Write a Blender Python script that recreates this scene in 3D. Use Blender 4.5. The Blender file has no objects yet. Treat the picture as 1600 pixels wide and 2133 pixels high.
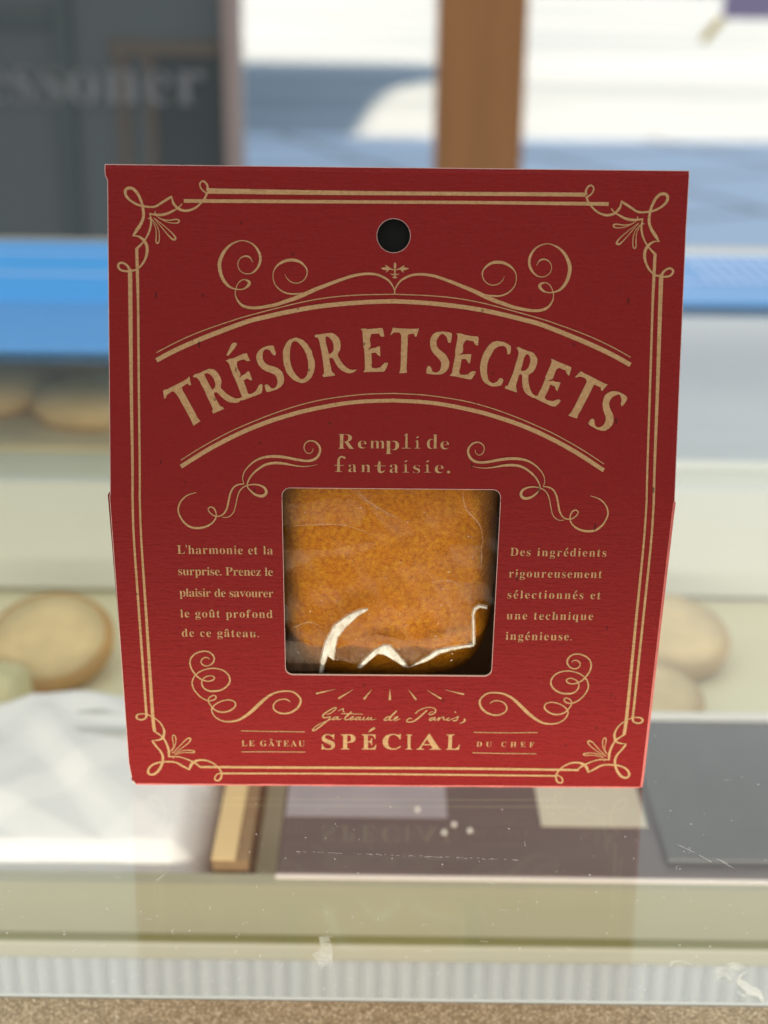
import bpy, bmesh, math, random
from mathutils import Vector, Euler
from mathutils.geometry import tessellate_polygon, delaunay_2d_cdt
PI = math.pi

# ---------------------------------------------------------------- camera
scene = bpy.context.scene
cam_d = bpy.data.cameras.new('camera'); cam = bpy.data.objects.new('camera', cam_d)
scene.collection.objects.link(cam); scene.camera = cam
cam.location = (0, 0, 0.18)
pitch, roll = math.radians(21.0), math.radians(0.72)
cam.rotation_euler = (Euler((math.radians(90) - pitch, 0, 0)).to_matrix() @ Euler((0, 0, roll)).to_matrix()).to_euler()
cam_d.sensor_fit = 'VERTICAL'; cam_d.sensor_height = 36.0
cam_d.lens = 3000.0 / 2133.0 * 36.0
cam_d.clip_start, cam_d.clip_end = 0.01, 500.0
cam_d.dof.use_dof = True
cam_d.dof.focus_distance = 0.307
cam_d.dof.aperture_fstop = 11.5

# ---------------------------------------------------------------- light
world = bpy.data.worlds.new('World'); scene.world = world; world.use_nodes = True
wt = world.node_tree; wt.nodes.clear()
wo = wt.nodes.new('ShaderNodeOutputWorld'); bg = wt.nodes.new('ShaderNodeBackground')
tc = wt.nodes.new('ShaderNodeTexCoord'); sp = wt.nodes.new('ShaderNodeSeparateXYZ')
mr = wt.nodes.new('ShaderNodeMapRange'); mr.interpolation_type = 'SMOOTHSTEP'
mr.inputs['From Min'].default_value = -0.25; mr.inputs['From Max'].default_value = 0.55
mxn = wt.nodes.new('ShaderNodeMix'); mxn.data_type = 'RGBA'
mxn.inputs[6].default_value = (0.70, 0.66, 0.64, 1)      # shop behind the camera
mxn.inputs[7].default_value = (0.97, 1.03, 1.07, 1)      # pale horizon over the street
mz = wt.nodes.new('ShaderNodeMapRange'); mz.interpolation_type = 'SMOOTHSTEP'
mz.inputs['From Min'].default_value = 0.45; mz.inputs['From Max'].default_value = 0.85
mx2 = wt.nodes.new('ShaderNodeMix'); mx2.data_type = 'RGBA'
mx2.inputs[7].default_value = (1.12, 1.12, 1.09, 1)      # pale daylight overhead
wt.links.new(tc.outputs['Generated'], sp.inputs[0]); wt.links.new(sp.outputs[1], mr.inputs['Value'])
wt.links.new(mr.outputs[0], mxn.inputs[0]); wt.links.new(sp.outputs[2], mz.inputs['Value'])
wt.links.new(mz.outputs[0], mx2.inputs[0]); wt.links.new(mxn.outputs[2], mx2.inputs[6]); wt.links.new(mx2.outputs[2], bg.inputs['Color'])
bg.inputs['Strength'].default_value = 1.0
wt.links.new(bg.outputs[0], wo.inputs['Surface'])

def area(name, loc, rot, sx, sy, power, color, spread=180.0):
    l = bpy.data.lights.new(name, 'AREA'); l.shape = 'RECTANGLE'; l.size, l.size_y = sx, sy
    l.energy = power; l.color = color; l.spread = math.radians(spread)
    o = bpy.data.objects.new(name, l); scene.collection.objects.link(o)
    o.location = loc; o.rotation_euler = [math.radians(a) for a in rot]
    return o
# daylight falling straight down on the open road, beyond the shade of the shop fronts
area('daylight', (0, 41.4, 9.0), (0, 0, 0), 70, 60, 52000, (1.0, 0.63, 0.35), 4.0)
# tube lamp of the counter, tucked under its front rail and shining up and back
area('counter_lamp', (0.0, 0.2265, -0.026), (180 - 50, 0, 0), 0.30, 0.012, 0.10, (1.0, 0.82, 0.66))
# its other face lights the goods on the shelf
area('shelf_lamp', (0.0, 0.222, -0.034), (66, 0, 0), 1.0, 0.02, 1.15, (1.0, 0.93, 0.80))

scene.render.engine = 'CYCLES'
scene.cycles.use_denoising = True
scene.cycles.max_bounces = 8
scene.cycles.transparent_max_bounces = 16
scene.cycles.sample_clamp_indirect = 8.0
scene.cycles.caustics_reflective = False; scene.cycles.caustics_refractive = False
vs_ = scene.view_settings
vs_.view_transform = 'Standard'; vs_.look = 'None'; vs_.exposure = 0.0; vs_.gamma = 1.0
vs_.use_curve_mapping = False

# ---------------------------------------------------------------- print design, in millimetres on the card (u across, s up, w stroke width)
ART = {
  'title': [[[[-47.88,96.27],[-47.58,96.49],[-47.07,96.61],[-45.49,97.41],[-43.91,98.21],[-42.78,98.89],[-42.44,99.37],[-42.33,99.12],[-42.24,98.45],[-42.06,97.67],[-42.23,97.46],[-42.51,97.57],[-42.73,97.86],[-43.24,97.6],[-43.97,97.09],[-43.81,96.42],[-43.04,95.07],[-42.15,93.39],[-41.16,91.6],[-40.83,90.81],[-40.16,90.03],[-40.95,89.51],[-41.63,89.02],[-41.85,89.56],[-42.18,90.35],[-43.07,92.03],[-44.06,93.83],[-44.73,95.06],[-45.17,95.67],[-45.67,96.17],[-46.01,96.19],[-46.63,95.77],[-47.14,95.37],[-47.32,94.81],[-47.66,94.6],[-47.76,95.37]]],
 [[[-41.65,99.41],[-41.14,99.83],[-40.52,99.92],[-39.28,100.55],[-38.27,100.98],[-37.6,100.9],[-36.93,100.63],[-36.37,99.96],[-35.93,99.18],[-35.71,98.4],[-35.82,97.61],[-35.88,97.0],[-35.49,96.61],[-34.71,95.83],[-33.81,95.27],[-32.91,94.89],[-32.13,94.84],[-31.51,95.13],[-31.62,94.56],[-32.24,93.99],[-33.14,93.91],[-34.16,94.03],[-35.05,94.53],[-35.95,95.37],[-36.62,95.98],[-36.96,96.14],[-37.3,95.92],[-37.19,95.35],[-36.74,94.46],[-36.3,93.67],[-35.96,93.17],[-35.46,93.03],[-35.16,92.65],[-36.31,92.15],[-37.44,91.63],[-37.72,92.03],[-37.54,92.53],[-37.88,93.43],[-38.76,95.23],[-39.54,97.02],[-39.92,97.63],[-40.31,98.47],[-40.87,99.14],[-41.54,99.15]],
 [[-39.29,99.82],[-38.84,100.07],[-38.22,99.89],[-37.61,99.34],[-37.17,98.61],[-36.97,97.72],[-37.06,97.15],[-37.57,96.61],[-37.85,96.92],[-38.41,97.93],[-38.9,98.93]]],
 [[[-33.27,106.37],[-32.8,106.42],[-32.43,106.23],[-32.57,105.81],[-33.0,105.16],[-33.65,104.41],[-34.08,103.9],[-34.14,103.74],[-34.66,103.73],[-34.49,104.12],[-34.02,105.24],[-33.64,105.99]]],
 [[[-34.83,102.63],[-34.13,103.01],[-33.19,103.21],[-32.16,103.68],[-31.04,104.16],[-30.38,104.21],[-30.25,103.79],[-29.97,103.14],[-29.72,102.68],[-30.39,102.61],[-30.72,102.81],[-31.04,102.99],[-31.79,102.8],[-32.45,102.47],[-32.5,101.82],[-32.41,101.16],[-31.99,100.52],[-31.76,99.96],[-31.81,99.54],[-31.95,99.3],[-31.9,99.07],[-31.52,99.59],[-31.06,99.82],[-30.68,100.02],[-30.31,100.44],[-29.98,100.49],[-29.75,99.98],[-29.28,98.67],[-29.75,98.67],[-30.12,98.9],[-30.4,99.04],[-30.69,98.8],[-31.14,98.66],[-30.88,97.91],[-30.51,96.88],[-30.27,96.04],[-29.99,95.77],[-29.38,95.86],[-28.63,96.39],[-28.26,96.95],[-27.88,97.71],[-27.41,97.9],[-27.18,97.71],[-27.18,96.64],[-27.41,95.98],[-28.45,95.5],[-29.57,95.11],[-30.51,94.73],[-31.5,94.42],[-31.64,94.58],[-31.5,95.28],[-31.91,96.4],[-32.47,97.9],[-32.93,99.01],[-33.21,99.48],[-33.76,100.97],[-34.09,101.99],[-34.41,102.4]]],
 [[[-24.87,105.84],[-24.64,105.06],[-24.41,104.31],[-24.45,103.9],[-24.83,103.85],[-25.2,104.21],[-25.53,104.77],[-25.99,105.04],[-26.46,105.13],[-26.83,104.94],[-27.07,104.47],[-27.16,103.82],[-27.12,103.08],[-26.79,102.43],[-26.28,101.97],[-25.53,101.7],[-24.78,101.56],[-24.03,101.24],[-23.38,100.74],[-22.96,100.23],[-22.77,99.58],[-22.68,98.83],[-22.82,98.08],[-23.38,97.33],[-24.22,96.8],[-25.16,96.47],[-26.01,96.25],[-26.38,96.27],[-26.61,96.97],[-26.75,97.67],[-26.47,97.81],[-26.1,97.79],[-25.77,97.49],[-25.4,97.07],[-24.97,96.98],[-24.51,97.22],[-24.22,97.6],[-24.08,98.16],[-24.08,98.72],[-24.32,99.47],[-24.69,99.89],[-25.44,100.21],[-26.47,100.57],[-27.31,101.07],[-27.87,101.67],[-28.29,102.51],[-28.47,103.25],[-28.38,104.09],[-27.95,104.79],[-27.21,105.36],[-26.37,105.74],[-25.62,105.86]]],
 [[[-20.24,107.58],[-19.4,107.33],[-18.72,107.04],[-17.82,106.21],[-17.32,105.38],[-16.92,104.88],[-16.81,104.1],[-16.47,103.21],[-16.27,102.43],[-16.3,101.42],[-16.52,100.41],[-16.91,99.51],[-17.58,98.72],[-18.26,98.32],[-19.04,98.15],[-19.94,98.42],[-20.84,98.86],[-21.52,99.53],[-22.19,100.36],[-22.7,101.81],[-22.92,103.15],[-22.92,104.82],[-22.64,105.61],[-22.2,106.5],[-21.52,107.18]],
 [[-20.63,106.88],[-19.9,106.69],[-19.17,105.98],[-18.61,105.2],[-18.1,104.2],[-17.76,102.98],[-17.65,101.86],[-17.7,100.63],[-17.92,99.84],[-18.37,99.28],[-18.82,98.96],[-19.38,99.1],[-20.06,99.71],[-20.73,100.6],[-21.24,101.82],[-21.46,102.94],[-21.5,104.5],[-21.35,105.62],[-21.07,106.51]]],
 [[[-16.43,107.9],[-16.04,108.26],[-15.59,108.24],[-14.25,108.47],[-13.02,108.6],[-12.68,108.6],[-12.01,108.22],[-11.44,107.72],[-11.1,107.0],[-10.95,106.17],[-11.04,105.16],[-11.32,104.71],[-11.56,104.27],[-11.42,103.71],[-10.85,102.71],[-10.29,102.04],[-9.61,101.43],[-9.05,101.1],[-8.37,101.02],[-7.53,101.12],[-7.92,100.72],[-8.54,100.36],[-9.27,100.28],[-9.94,100.48],[-10.73,100.86],[-11.41,101.47],[-11.98,102.36],[-12.43,103.2],[-12.77,103.49],[-13.1,103.45],[-13.27,103.19],[-13.16,102.35],[-12.98,101.68],[-12.81,100.79],[-12.64,100.45],[-12.25,100.23],[-12.05,99.78],[-13.2,99.64],[-14.55,99.45],[-14.68,99.87],[-14.38,100.21],[-14.39,101.0],[-14.62,102.78],[-14.9,104.57],[-15.13,105.68],[-15.36,106.79],[-15.64,107.57],[-16.15,107.68]],
 [[-14.04,107.81],[-13.63,107.87],[-13.18,107.48],[-12.67,106.93],[-12.44,106.26],[-12.38,105.48],[-12.49,104.93],[-12.83,104.48],[-13.33,104.16],[-13.5,104.58],[-13.73,105.47],[-13.96,106.36],[-14.11,107.25]]],
 [[[-6.86,109.47],[-6.23,109.55],[-5.81,109.57],[-5.39,109.46],[-4.23,109.57],[-3.01,109.67],[-2.64,109.74],[-2.31,109.65],[-2.15,109.33],[-2.05,108.68],[-1.89,107.94],[-2.58,107.93],[-2.86,108.25],[-3.0,108.56],[-4.03,108.52],[-4.64,108.45],[-4.73,108.0],[-4.91,107.54],[-4.81,106.8],[-4.74,106.33],[-4.77,105.82],[-5.12,105.35],[-5.12,105.1],[-4.7,105.45],[-4.19,105.59],[-3.68,105.65],[-3.16,105.9],[-2.77,105.93],[-2.76,105.24],[-2.7,103.84],[-3.24,104.16],[-3.57,104.58],[-3.71,104.64],[-4.18,104.57],[-4.58,104.52],[-4.5,103.64],[-4.45,102.71],[-4.49,101.96],[-4.44,101.59],[-4.15,101.4],[-3.59,101.36],[-2.7,101.6],[-2.28,102.03],[-1.77,102.55],[-1.17,102.57],[-1.09,102.32],[-1.43,101.34],[-1.9,100.73],[-3.68,100.64],[-5.08,100.6],[-6.23,100.56],[-5.88,101.06],[-5.9,102.69],[-6.0,104.37],[-6.06,105.39],[-6.2,105.67],[-6.34,107.34],[-6.41,108.54],[-6.46,109.05]]],
 [[[-0.17,109.79],[0.16,109.81],[0.35,109.72],[1.37,109.66],[3.24,109.61],[4.92,109.63],[5.25,109.82],[5.16,109.31],[4.89,108.38],[4.74,108.0],[4.43,108.0],[4.28,108.6],[3.72,108.57],[3.07,108.45],[2.94,107.89],[2.95,106.5],[2.88,104.64],[2.84,102.78],[2.78,101.56],[2.87,100.54],[2.23,100.44],[1.29,100.38],[1.52,101.27],[1.57,102.76],[1.57,104.63],[1.62,106.49],[1.58,108.25],[1.39,108.67],[1.15,108.85],[0.64,108.84],[-0.02,108.77],[-0.48,108.28],[-0.68,108.23],[-0.48,108.79],[-0.26,109.44]]],
 [[[8.79,108.91],[9.35,109.05],[10.1,109.13],[11.04,109.04],[11.79,108.89],[12.12,108.66],[12.15,108.29],[12.0,107.27],[11.87,106.85],[11.63,106.76],[11.4,106.89],[11.23,107.26],[11.13,107.77],[10.86,108.19],[10.48,108.51],[10.2,108.66],[9.83,108.5],[9.41,108.08],[9.1,107.57],[8.93,107.05],[8.94,106.5],[9.12,105.94],[9.5,105.43],[10.07,105.02],[10.73,104.51],[11.12,104.01],[11.45,103.45],[11.68,102.89],[11.64,102.05],[11.44,101.4],[11.07,100.88],[10.52,100.45],[9.86,100.24],[9.11,100.18],[8.27,100.23],[7.42,100.31],[6.95,100.44],[6.93,100.79],[6.99,101.45],[7.17,101.87],[7.49,101.97],[7.78,101.83],[7.97,101.46],[8.12,100.99],[8.4,100.7],[8.83,100.63],[9.29,100.72],[9.71,101.05],[9.94,101.57],[10.0,102.22],[9.94,102.78],[9.68,103.25],[9.15,103.8],[8.54,104.4],[8.06,105.0],[7.77,105.65],[7.64,106.39],[7.61,107.13],[7.74,107.79],[8.15,108.49]]],
 [[[13.07,108.78],[13.75,108.75],[14.22,108.68],[14.69,108.5],[15.82,108.28],[16.75,108.2],[17.41,108.18],[17.69,107.88],[17.64,107.14],[17.61,106.3],[17.4,106.3],[16.93,106.53],[16.73,107.04],[16.63,107.15],[16.12,107.26],[15.08,107.41],[14.72,106.92],[14.49,106.46],[14.46,105.81],[14.51,105.44],[14.43,104.88],[14.01,104.59],[13.78,104.26],[14.39,104.46],[15.04,104.46],[15.79,104.5],[16.21,104.52],[16.16,103.78],[16.05,103.12],[15.92,102.49],[15.54,102.84],[15.11,103.47],[14.69,103.48],[14.2,103.46],[14.09,102.54],[13.97,101.7],[13.79,101.05],[13.75,100.63],[14.09,100.21],[14.75,100.21],[15.54,100.3],[16.05,100.74],[16.56,101.0],[17.22,100.94],[17.09,100.42],[16.72,99.86],[16.4,99.34],[15.98,99.26],[15.04,99.42],[13.91,99.65],[12.87,99.87],[11.79,100.0],[12.25,100.52],[12.55,102.34],[12.81,103.74],[12.91,104.49],[12.86,104.86],[12.96,105.79],[13.26,107.47],[13.34,108.21]]],
 [[[21.51,107.29],[22.92,107.07],[23.77,106.7],[24.44,106.24],[24.41,105.41],[24.33,104.71],[23.77,104.47],[23.72,104.93],[23.56,105.72],[23.32,106.09],[22.89,106.25],[22.0,106.2],[21.54,105.98],[21.08,105.65],[20.72,105.09],[20.36,104.34],[19.9,103.5],[19.64,102.57],[19.55,101.54],[19.57,100.7],[19.75,99.67],[19.9,99.16],[20.28,98.74],[20.76,98.51],[21.32,98.64],[21.78,98.89],[22.15,99.51],[22.43,99.62],[22.8,99.51],[23.05,99.19],[22.87,98.67],[22.65,98.15],[22.18,97.99],[21.52,97.86],[20.77,97.85],[20.11,98.03],[19.35,98.45],[18.77,99.01],[18.38,99.84],[18.16,100.87],[18.11,101.99],[18.27,103.11],[18.58,104.23],[19.12,105.36],[19.85,106.39],[20.58,107.0]]],
 [[[25.62,105.93],[25.85,106.07],[26.27,106.03],[26.51,105.8],[27.64,105.39],[28.59,105.12],[29.25,104.85],[29.64,104.29],[30.01,103.64],[29.96,102.66],[29.61,101.63],[29.12,100.83],[28.7,100.64],[28.24,100.27],[28.21,99.56],[28.27,98.81],[28.48,97.88],[28.74,97.13],[29.18,96.38],[29.66,96.06],[30.32,95.93],[30.88,95.93],[29.77,95.45],[29.2,95.59],[28.34,96.05],[27.76,96.51],[27.33,97.07],[27.07,97.87],[26.95,98.9],[26.93,100.02],[26.82,100.39],[26.54,100.44],[26.26,100.29],[26.09,99.54],[25.83,98.79],[25.66,98.04],[25.76,97.48],[25.91,96.64],[25.21,96.86],[24.27,97.18],[23.37,97.46],[23.5,97.97],[23.92,98.0],[24.14,98.49],[24.59,99.62],[25.03,100.75],[25.38,102.06],[25.68,103.18],[25.99,104.12],[26.06,104.96],[25.96,105.38],[25.76,105.61]],
 [[27.62,104.6],[28.04,104.56],[28.33,104.23],[28.58,103.4],[28.46,102.65],[28.2,101.9],[27.74,101.34],[27.28,101.14],[26.71,101.14],[26.66,101.51],[26.87,102.26],[27.04,103.01],[27.12,103.57],[27.39,104.13]]],
 [[[32.83,103.69],[33.44,103.55],[34.01,103.23],[34.87,102.87],[36.01,102.46],[36.96,102.09],[37.17,101.82],[36.98,101.21],[36.77,100.27],[36.59,100.27],[36.15,100.73],[35.99,101.29],[35.76,101.38],[34.61,101.86],[34.15,101.6],[33.75,100.99],[33.62,100.33],[33.4,99.77],[33.18,99.44],[32.8,99.34],[32.57,99.15],[32.67,99.01],[33.28,99.16],[34.04,98.93],[34.98,98.89],[34.81,98.28],[34.59,97.62],[34.33,96.92],[33.99,97.34],[33.78,97.99],[33.4,98.08],[32.83,98.36],[32.66,97.79],[32.3,96.85],[31.77,95.81],[31.77,95.49],[32.26,95.07],[32.92,94.98],[33.49,94.89],[34.05,95.13],[34.61,95.3],[35.16,95.05],[34.72,94.43],[34.08,93.81],[33.61,93.74],[32.76,94.04],[31.32,94.68],[30.37,95.14],[29.7,95.47],[29.79,95.94],[30.26,95.99],[30.61,96.84],[31.24,98.16],[31.76,99.57],[31.75,100.03],[32.2,100.97],[32.81,102.47],[33.03,103.13]]],
 [[[39.05,101.11],[39.45,101.08],[39.65,100.86],[40.77,100.38],[42.4,99.54],[43.73,98.9],[44.44,98.56],[44.86,98.55],[44.56,98.16],[44.07,97.56],[43.73,97.15],[43.38,97.3],[43.46,97.8],[43.16,97.95],[42.04,98.44],[41.84,98.14],[41.28,96.93],[40.52,95.32],[39.86,94.01],[39.39,93.0],[38.9,92.29],[38.63,91.3],[37.72,91.58],[36.78,91.92],[37.38,92.63],[38.15,94.09],[39.09,96.11],[39.85,97.72],[40.32,98.72],[40.41,99.17],[40.19,99.62],[39.84,99.82],[39.18,100.06],[38.63,100.03],[38.18,99.85],[37.96,99.9],[38.36,100.4]]],
 [[[46.3,97.13],[47.11,96.99],[48.02,96.59],[48.74,96.15],[49.06,95.6],[48.78,95.0],[48.4,94.39],[48.11,94.01],[47.81,94.08],[47.67,94.58],[47.82,95.09],[47.75,95.69],[47.48,96.29],[47.17,96.46],[46.53,96.23],[45.84,95.77],[45.41,95.16],[45.23,94.46],[45.4,93.66],[45.73,93.06],[46.05,92.46],[46.27,91.76],[46.29,90.55],[45.93,89.84],[45.35,89.23],[44.55,88.77],[43.75,88.81],[42.93,89.05],[41.91,89.6],[41.29,89.95],[41.0,90.3],[41.21,90.8],[41.55,91.21],[41.95,91.33],[42.32,91.01],[42.33,90.41],[42.5,89.86],[42.92,89.51],[43.52,89.51],[44.02,89.82],[44.45,90.33],[44.66,91.04],[44.61,91.74],[44.28,92.54],[44.01,93.34],[43.87,94.35],[44.0,95.15],[44.22,96.06],[44.8,96.66],[45.5,97.02]]]],
  'frame': [[[-38.36,137.15,0.54],[-38.29,138.01,0.432],[-38.75,138.86,0.377],[-39.39,139.11,0.323],[-39.87,138.58,0.324],[-39.73,137.79,0.297],[-39.17,137.14,0.297],[-38.43,136.68,0.405]],
 [[-38.43,136.82,0.472],[-38.77,135.89,0.432],[-39.59,134.82,0.378],[-40.81,133.75,0.405],[-42.44,133.17,0.487],[-43.79,133.29,0.514],[-44.66,133.81,0.486],[-45.39,134.76,0.459],[-45.67,136.14,0.108]],
 [[-45.58,136.08,0.135],[-45.92,135.78,0.459],[-46.73,135.3,0.486],[-47.96,134.53,0.459],[-49.04,133.9,0.459],[-50.12,133.81,0.405],[-51.33,133.93,0.405],[-52.54,134.22,0.432],[-53.88,134.93,0.459],[-54.94,135.98,0.54],[-55.09,137.03,0.62],[-54.51,137.54,0.62],[-53.57,137.45,0.593],[-52.64,136.53,0.567],[-51.99,135.22,0.54],[-51.67,134.16,0.54],[-51.45,132.71,0.568],[-51.54,131.51,0.568],[-52.06,130.31,0.622],[-52.89,129.11,0.677],[-53.65,127.97,0.271]],
 [[-53.78,127.93,0.135],[-52.63,127.91,0.325],[-51.56,127.19,0.569],[-50.93,126.2,0.597],[-50.78,125.0,0.597],[-51.14,123.52,0.489],[-51.9,122.18,0.407],[-52.87,121.3,0.353],[-53.96,120.88,0.381],[-55.18,120.78,0.408],[-56.26,121.03,0.435],[-56.79,121.66,0.462],[-56.65,122.29,0.462],[-55.97,122.51,0.435],[-55.16,122.12,0.462],[-54.63,121.48,0.516],[-54.44,120.54,0.816]],
 [[-43.57,134.51,0.27],[-44.32,133.71,0.27],[-45.27,133.17,0.378],[-46.49,132.56,0.487],[-47.71,132.27,0.541],[-49.06,132.28,0.406],[-50.21,132.46,0.297]],
 [[-50.16,132.65,0.189],[-49.99,131.53,0.379],[-49.92,130.6,0.406],[-50.29,129.0,0.406],[-51.09,127.39,0.325],[-51.98,126.32,0.38],[-52.94,125.37,0.542]],
 [[-49.05,133.0,0.162],[-49.12,132.4,0.243]],
 [[-50.56,131.46,0.162],[-50.02,131.53,0.216]],
 [[-48.8,132.01,0.108],[-47.72,131.35,0.243],[-46.11,131.2,0.243],[-44.75,131.37,0.271],[-44.19,131.19,0.325],[-44.35,130.72,0.271],[-45.3,130.61,0.189],[-46.65,130.83,0.162],[-47.86,131.39,0.162],[-48.86,132.07,0.108]],
 [[-49.41,131.67,0.108],[-48.0,130.62,0.162],[-46.4,129.31,0.19],[-45.33,128.25,0.271],[-44.93,127.53,0.407],[-45.34,127.29,0.434],[-45.94,127.65,0.298],[-47.08,128.9,0.176],[-48.28,130.35,0.162],[-49.41,131.67,0.108]],
 [[-49.68,131.33,0.108],[-48.82,130.21,0.162],[-48.36,129.02,0.176],[-48.27,127.69,0.19],[-48.39,126.76,0.244],[-48.7,126.49,0.271],[-48.97,126.88,0.244],[-48.91,128.08,0.19],[-48.96,129.41,0.162],[-49.36,130.47,0.135],[-49.72,131.29,0.108]],
 [[-54.81,20.0,0.569],[-54.84,19.46,0.539],[-55.09,18.53,0.45],[-56.09,18.02,0.45],[-56.98,18.29,0.48],[-57.19,18.87,0.48],[-56.76,19.45,0.419],[-55.7,19.63,0.329],[-54.66,19.46,0.3],[-53.79,18.94,0.27],[-52.79,18.23,0.3],[-51.94,17.34,0.33],[-51.33,16.09,0.391],[-51.07,14.83,0.543],[-51.41,13.2,0.604]],
 [[-51.22,13.93,0.604],[-51.65,12.98,0.544],[-52.66,12.5,0.393],[-54.02,12.38,0.151]],
 [[-54.02,12.46,0.181],[-53.75,11.82,0.514],[-53.06,10.64,0.455],[-52.22,9.37,0.486],[-51.81,8.09,0.547],[-51.93,6.43,0.549],[-52.64,4.58,0.611],[-53.63,3.27,0.612],[-54.72,2.84,0.582],[-55.41,3.35,0.551],[-55.27,4.37,0.519],[-54.42,5.49,0.458],[-53.01,6.2,0.457],[-51.47,6.44,0.457],[-49.79,6.49,0.457],[-48.59,6.18,0.457],[-47.41,5.36,0.519],[-45.79,4.3,0.306]],
 [[-45.87,4.17,0.245],[-45.59,5.19,0.611],[-45.01,6.21,0.671],[-44.07,6.83,0.579],[-42.77,7.06,0.487],[-41.41,6.8,0.427],[-40.22,6.12,0.366],[-39.19,5.06,0.336],[-38.51,3.77,0.398],[-38.53,2.28,0.46],[-39.18,1.34,0.46],[-39.94,1.43,0.399],[-39.99,2.27,0.368],[-39.42,3.11,0.337],[-38.49,3.49,0.337]],
 [[-53.56,15.08,0.362],[-52.56,14.28,0.422],[-51.55,13.38,0.453],[-50.87,11.94,0.484],[-50.47,10.48,0.531],[-50.29,9.2,0.547],[-50.39,7.83,0.396]],
 [[-50.48,7.88,0.304],[-49.57,7.96,0.335],[-48.2,7.94,0.335],[-46.56,7.4,0.335],[-45.22,6.71,0.427],[-44.33,6.13,0.457],[-43.24,5.06,0.397]],
 [[-49.87,9.39,0.121],[-49.14,11.04,0.182],[-49.29,12.86,0.212],[-49.19,13.8,0.272],[-48.81,13.86,0.272],[-48.54,13.23,0.227],[-48.62,11.77,0.197],[-49.14,10.31,0.167],[-49.83,9.39,0.121]],
 [[-49.67,8.84,0.122],[-47.75,10.87,0.212],[-46.31,12.61,0.272],[-45.46,13.11,0.393],[-45.17,12.8,0.423],[-45.51,11.98,0.272],[-46.7,10.84,0.212],[-48.11,9.73,0.182],[-49.68,8.81,0.122]],
 [[-49.08,8.57,0.122],[-47.83,9.41,0.197],[-46.29,9.75,0.228],[-44.93,9.67,0.304],[-44.41,9.4,0.364],[-44.73,9.07,0.304],[-46.02,9.13,0.228],[-47.54,9.01,0.197],[-49.01,8.45,0.122]],
 [[-50.73,9.02,0.152],[-50.1,8.75,0.182]],
 [[-49.47,8.29,0.182],[-49.32,7.38,0.183]],
 [[-54.38,121.29,0.889],[-54.41,113.46,0.843],[-54.49,97.62,0.7],[-54.51,77.49,0.505],[-54.9,64.31,0.471],[-54.92,43.05,0.528],[-54.88,19.71,0.545]],
 [[-52.96,125.48,0.641],[-52.87,119.35,0.613],[-52.83,113.47,0.496],[-52.92,97.64,0.46],[-53.0,77.5,0.424],[-53.34,64.32,0.451],[-53.39,43.06,0.591],[-53.47,20.49,0.74],[-53.29,15.03,0.745]]],
  'bars': [[[-38.37,137.15,1.079],[-17.97,137.06,0.923],[0.0,137.08,0.786],[19.37,137.17,0.787],[39.06,137.23,0.807]],
 [[-43.19,135.11,0.736],[-17.97,135.23,0.688],[0.02,135.32,0.649],[17.44,135.41,0.649],[43.85,135.4,0.749]],
 [[-43.32,5.12,0.611],[-23.01,5.13,0.689],[-0.79,5.17,0.689],[21.47,5.13,0.668],[44.43,4.98,0.613]],
 [[-38.4,3.36,0.512],[-18.59,3.46,0.49],[-0.77,3.46,0.513],[21.54,3.37,0.513],[39.41,3.29,0.491]]],
  'upper': [[[-29.14,122.84,0.095],[-29.54,123.64,0.217],[-30.08,124.04,0.34],[-30.76,124.1,0.299],[-31.58,123.75,0.204],[-32.1,123.01,0.163],[-32.2,122.21,0.163],[-31.86,121.27,0.163],[-31.05,120.68,0.19],[-30.23,120.51,0.19],[-29.28,120.69,0.272],[-28.33,121.51,0.408],[-27.71,122.65,0.516],[-27.57,123.86,0.516],[-27.91,125.06,0.489],[-28.72,126.19,0.353],[-29.8,126.91,0.244],[-31.16,127.26,0.176],[-32.38,127.02,0.244],[-33.6,126.41,0.407],[-34.69,125.39,0.57],[-35.51,124.05,0.679],[-35.97,122.57,0.747],[-35.87,121.1,0.707],[-35.4,119.62,0.653],[-34.59,118.42,0.572],[-33.65,117.69,0.381],[-32.56,117.37,0.245],[-31.61,117.31,0.245],[-30.65,117.63,0.381],[-29.97,118.27,0.599],[-29.83,118.74,0.599],[-30.1,119.07,0.463],[-30.78,119.34,0.218],[-31.46,119.19,0.204],[-32.14,118.58,0.191],[-32.58,117.64,0.191],[-32.77,116.69,0.191],[-32.57,115.62,0.273],[-31.89,114.54,0.437],[-30.94,113.88,0.546],[-29.58,113.59,0.573],[-27.94,113.64,0.614],[-26.17,113.92,0.655],[-24.39,114.28,0.682],[-22.76,114.84,0.75],[-20.71,115.53,0.818],[-18.67,116.36,0.845],[-16.15,117.52,0.791],[-13.84,118.42,0.709],[-11.12,119.46,0.627],[-8.41,120.36,0.572],[-6.37,120.71,0.517],[-5.01,120.78,0.49],[-3.51,120.61,0.463],[-2.14,120.08,0.436],[-1.04,119.36,0.382],[-0.21,118.22,0.273],[0.18,117.14,0.177],[0.24,116.77,0.164]],
 [[-22.48,120.56,0.054],[-22.21,119.83,0.136],[-21.39,119.03,0.191],[-20.44,118.74,0.204],[-19.49,118.84,0.204],[-18.54,119.46,0.204],[-17.99,120.47,0.231],[-18.02,121.55,0.272],[-18.68,122.48,0.381],[-19.63,123.14,0.517],[-20.72,123.4,0.612],[-22.08,123.32,0.571],[-23.3,122.83,0.489],[-24.25,122.09,0.326],[-24.86,121.07,0.19],[-24.97,120.0,0.163],[-24.73,118.79,0.177],[-23.98,117.72,0.245],[-22.89,116.93,0.3],[-21.53,116.53,0.327],[-20.03,116.55,0.327],[-18.67,116.7,0.273]],
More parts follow.
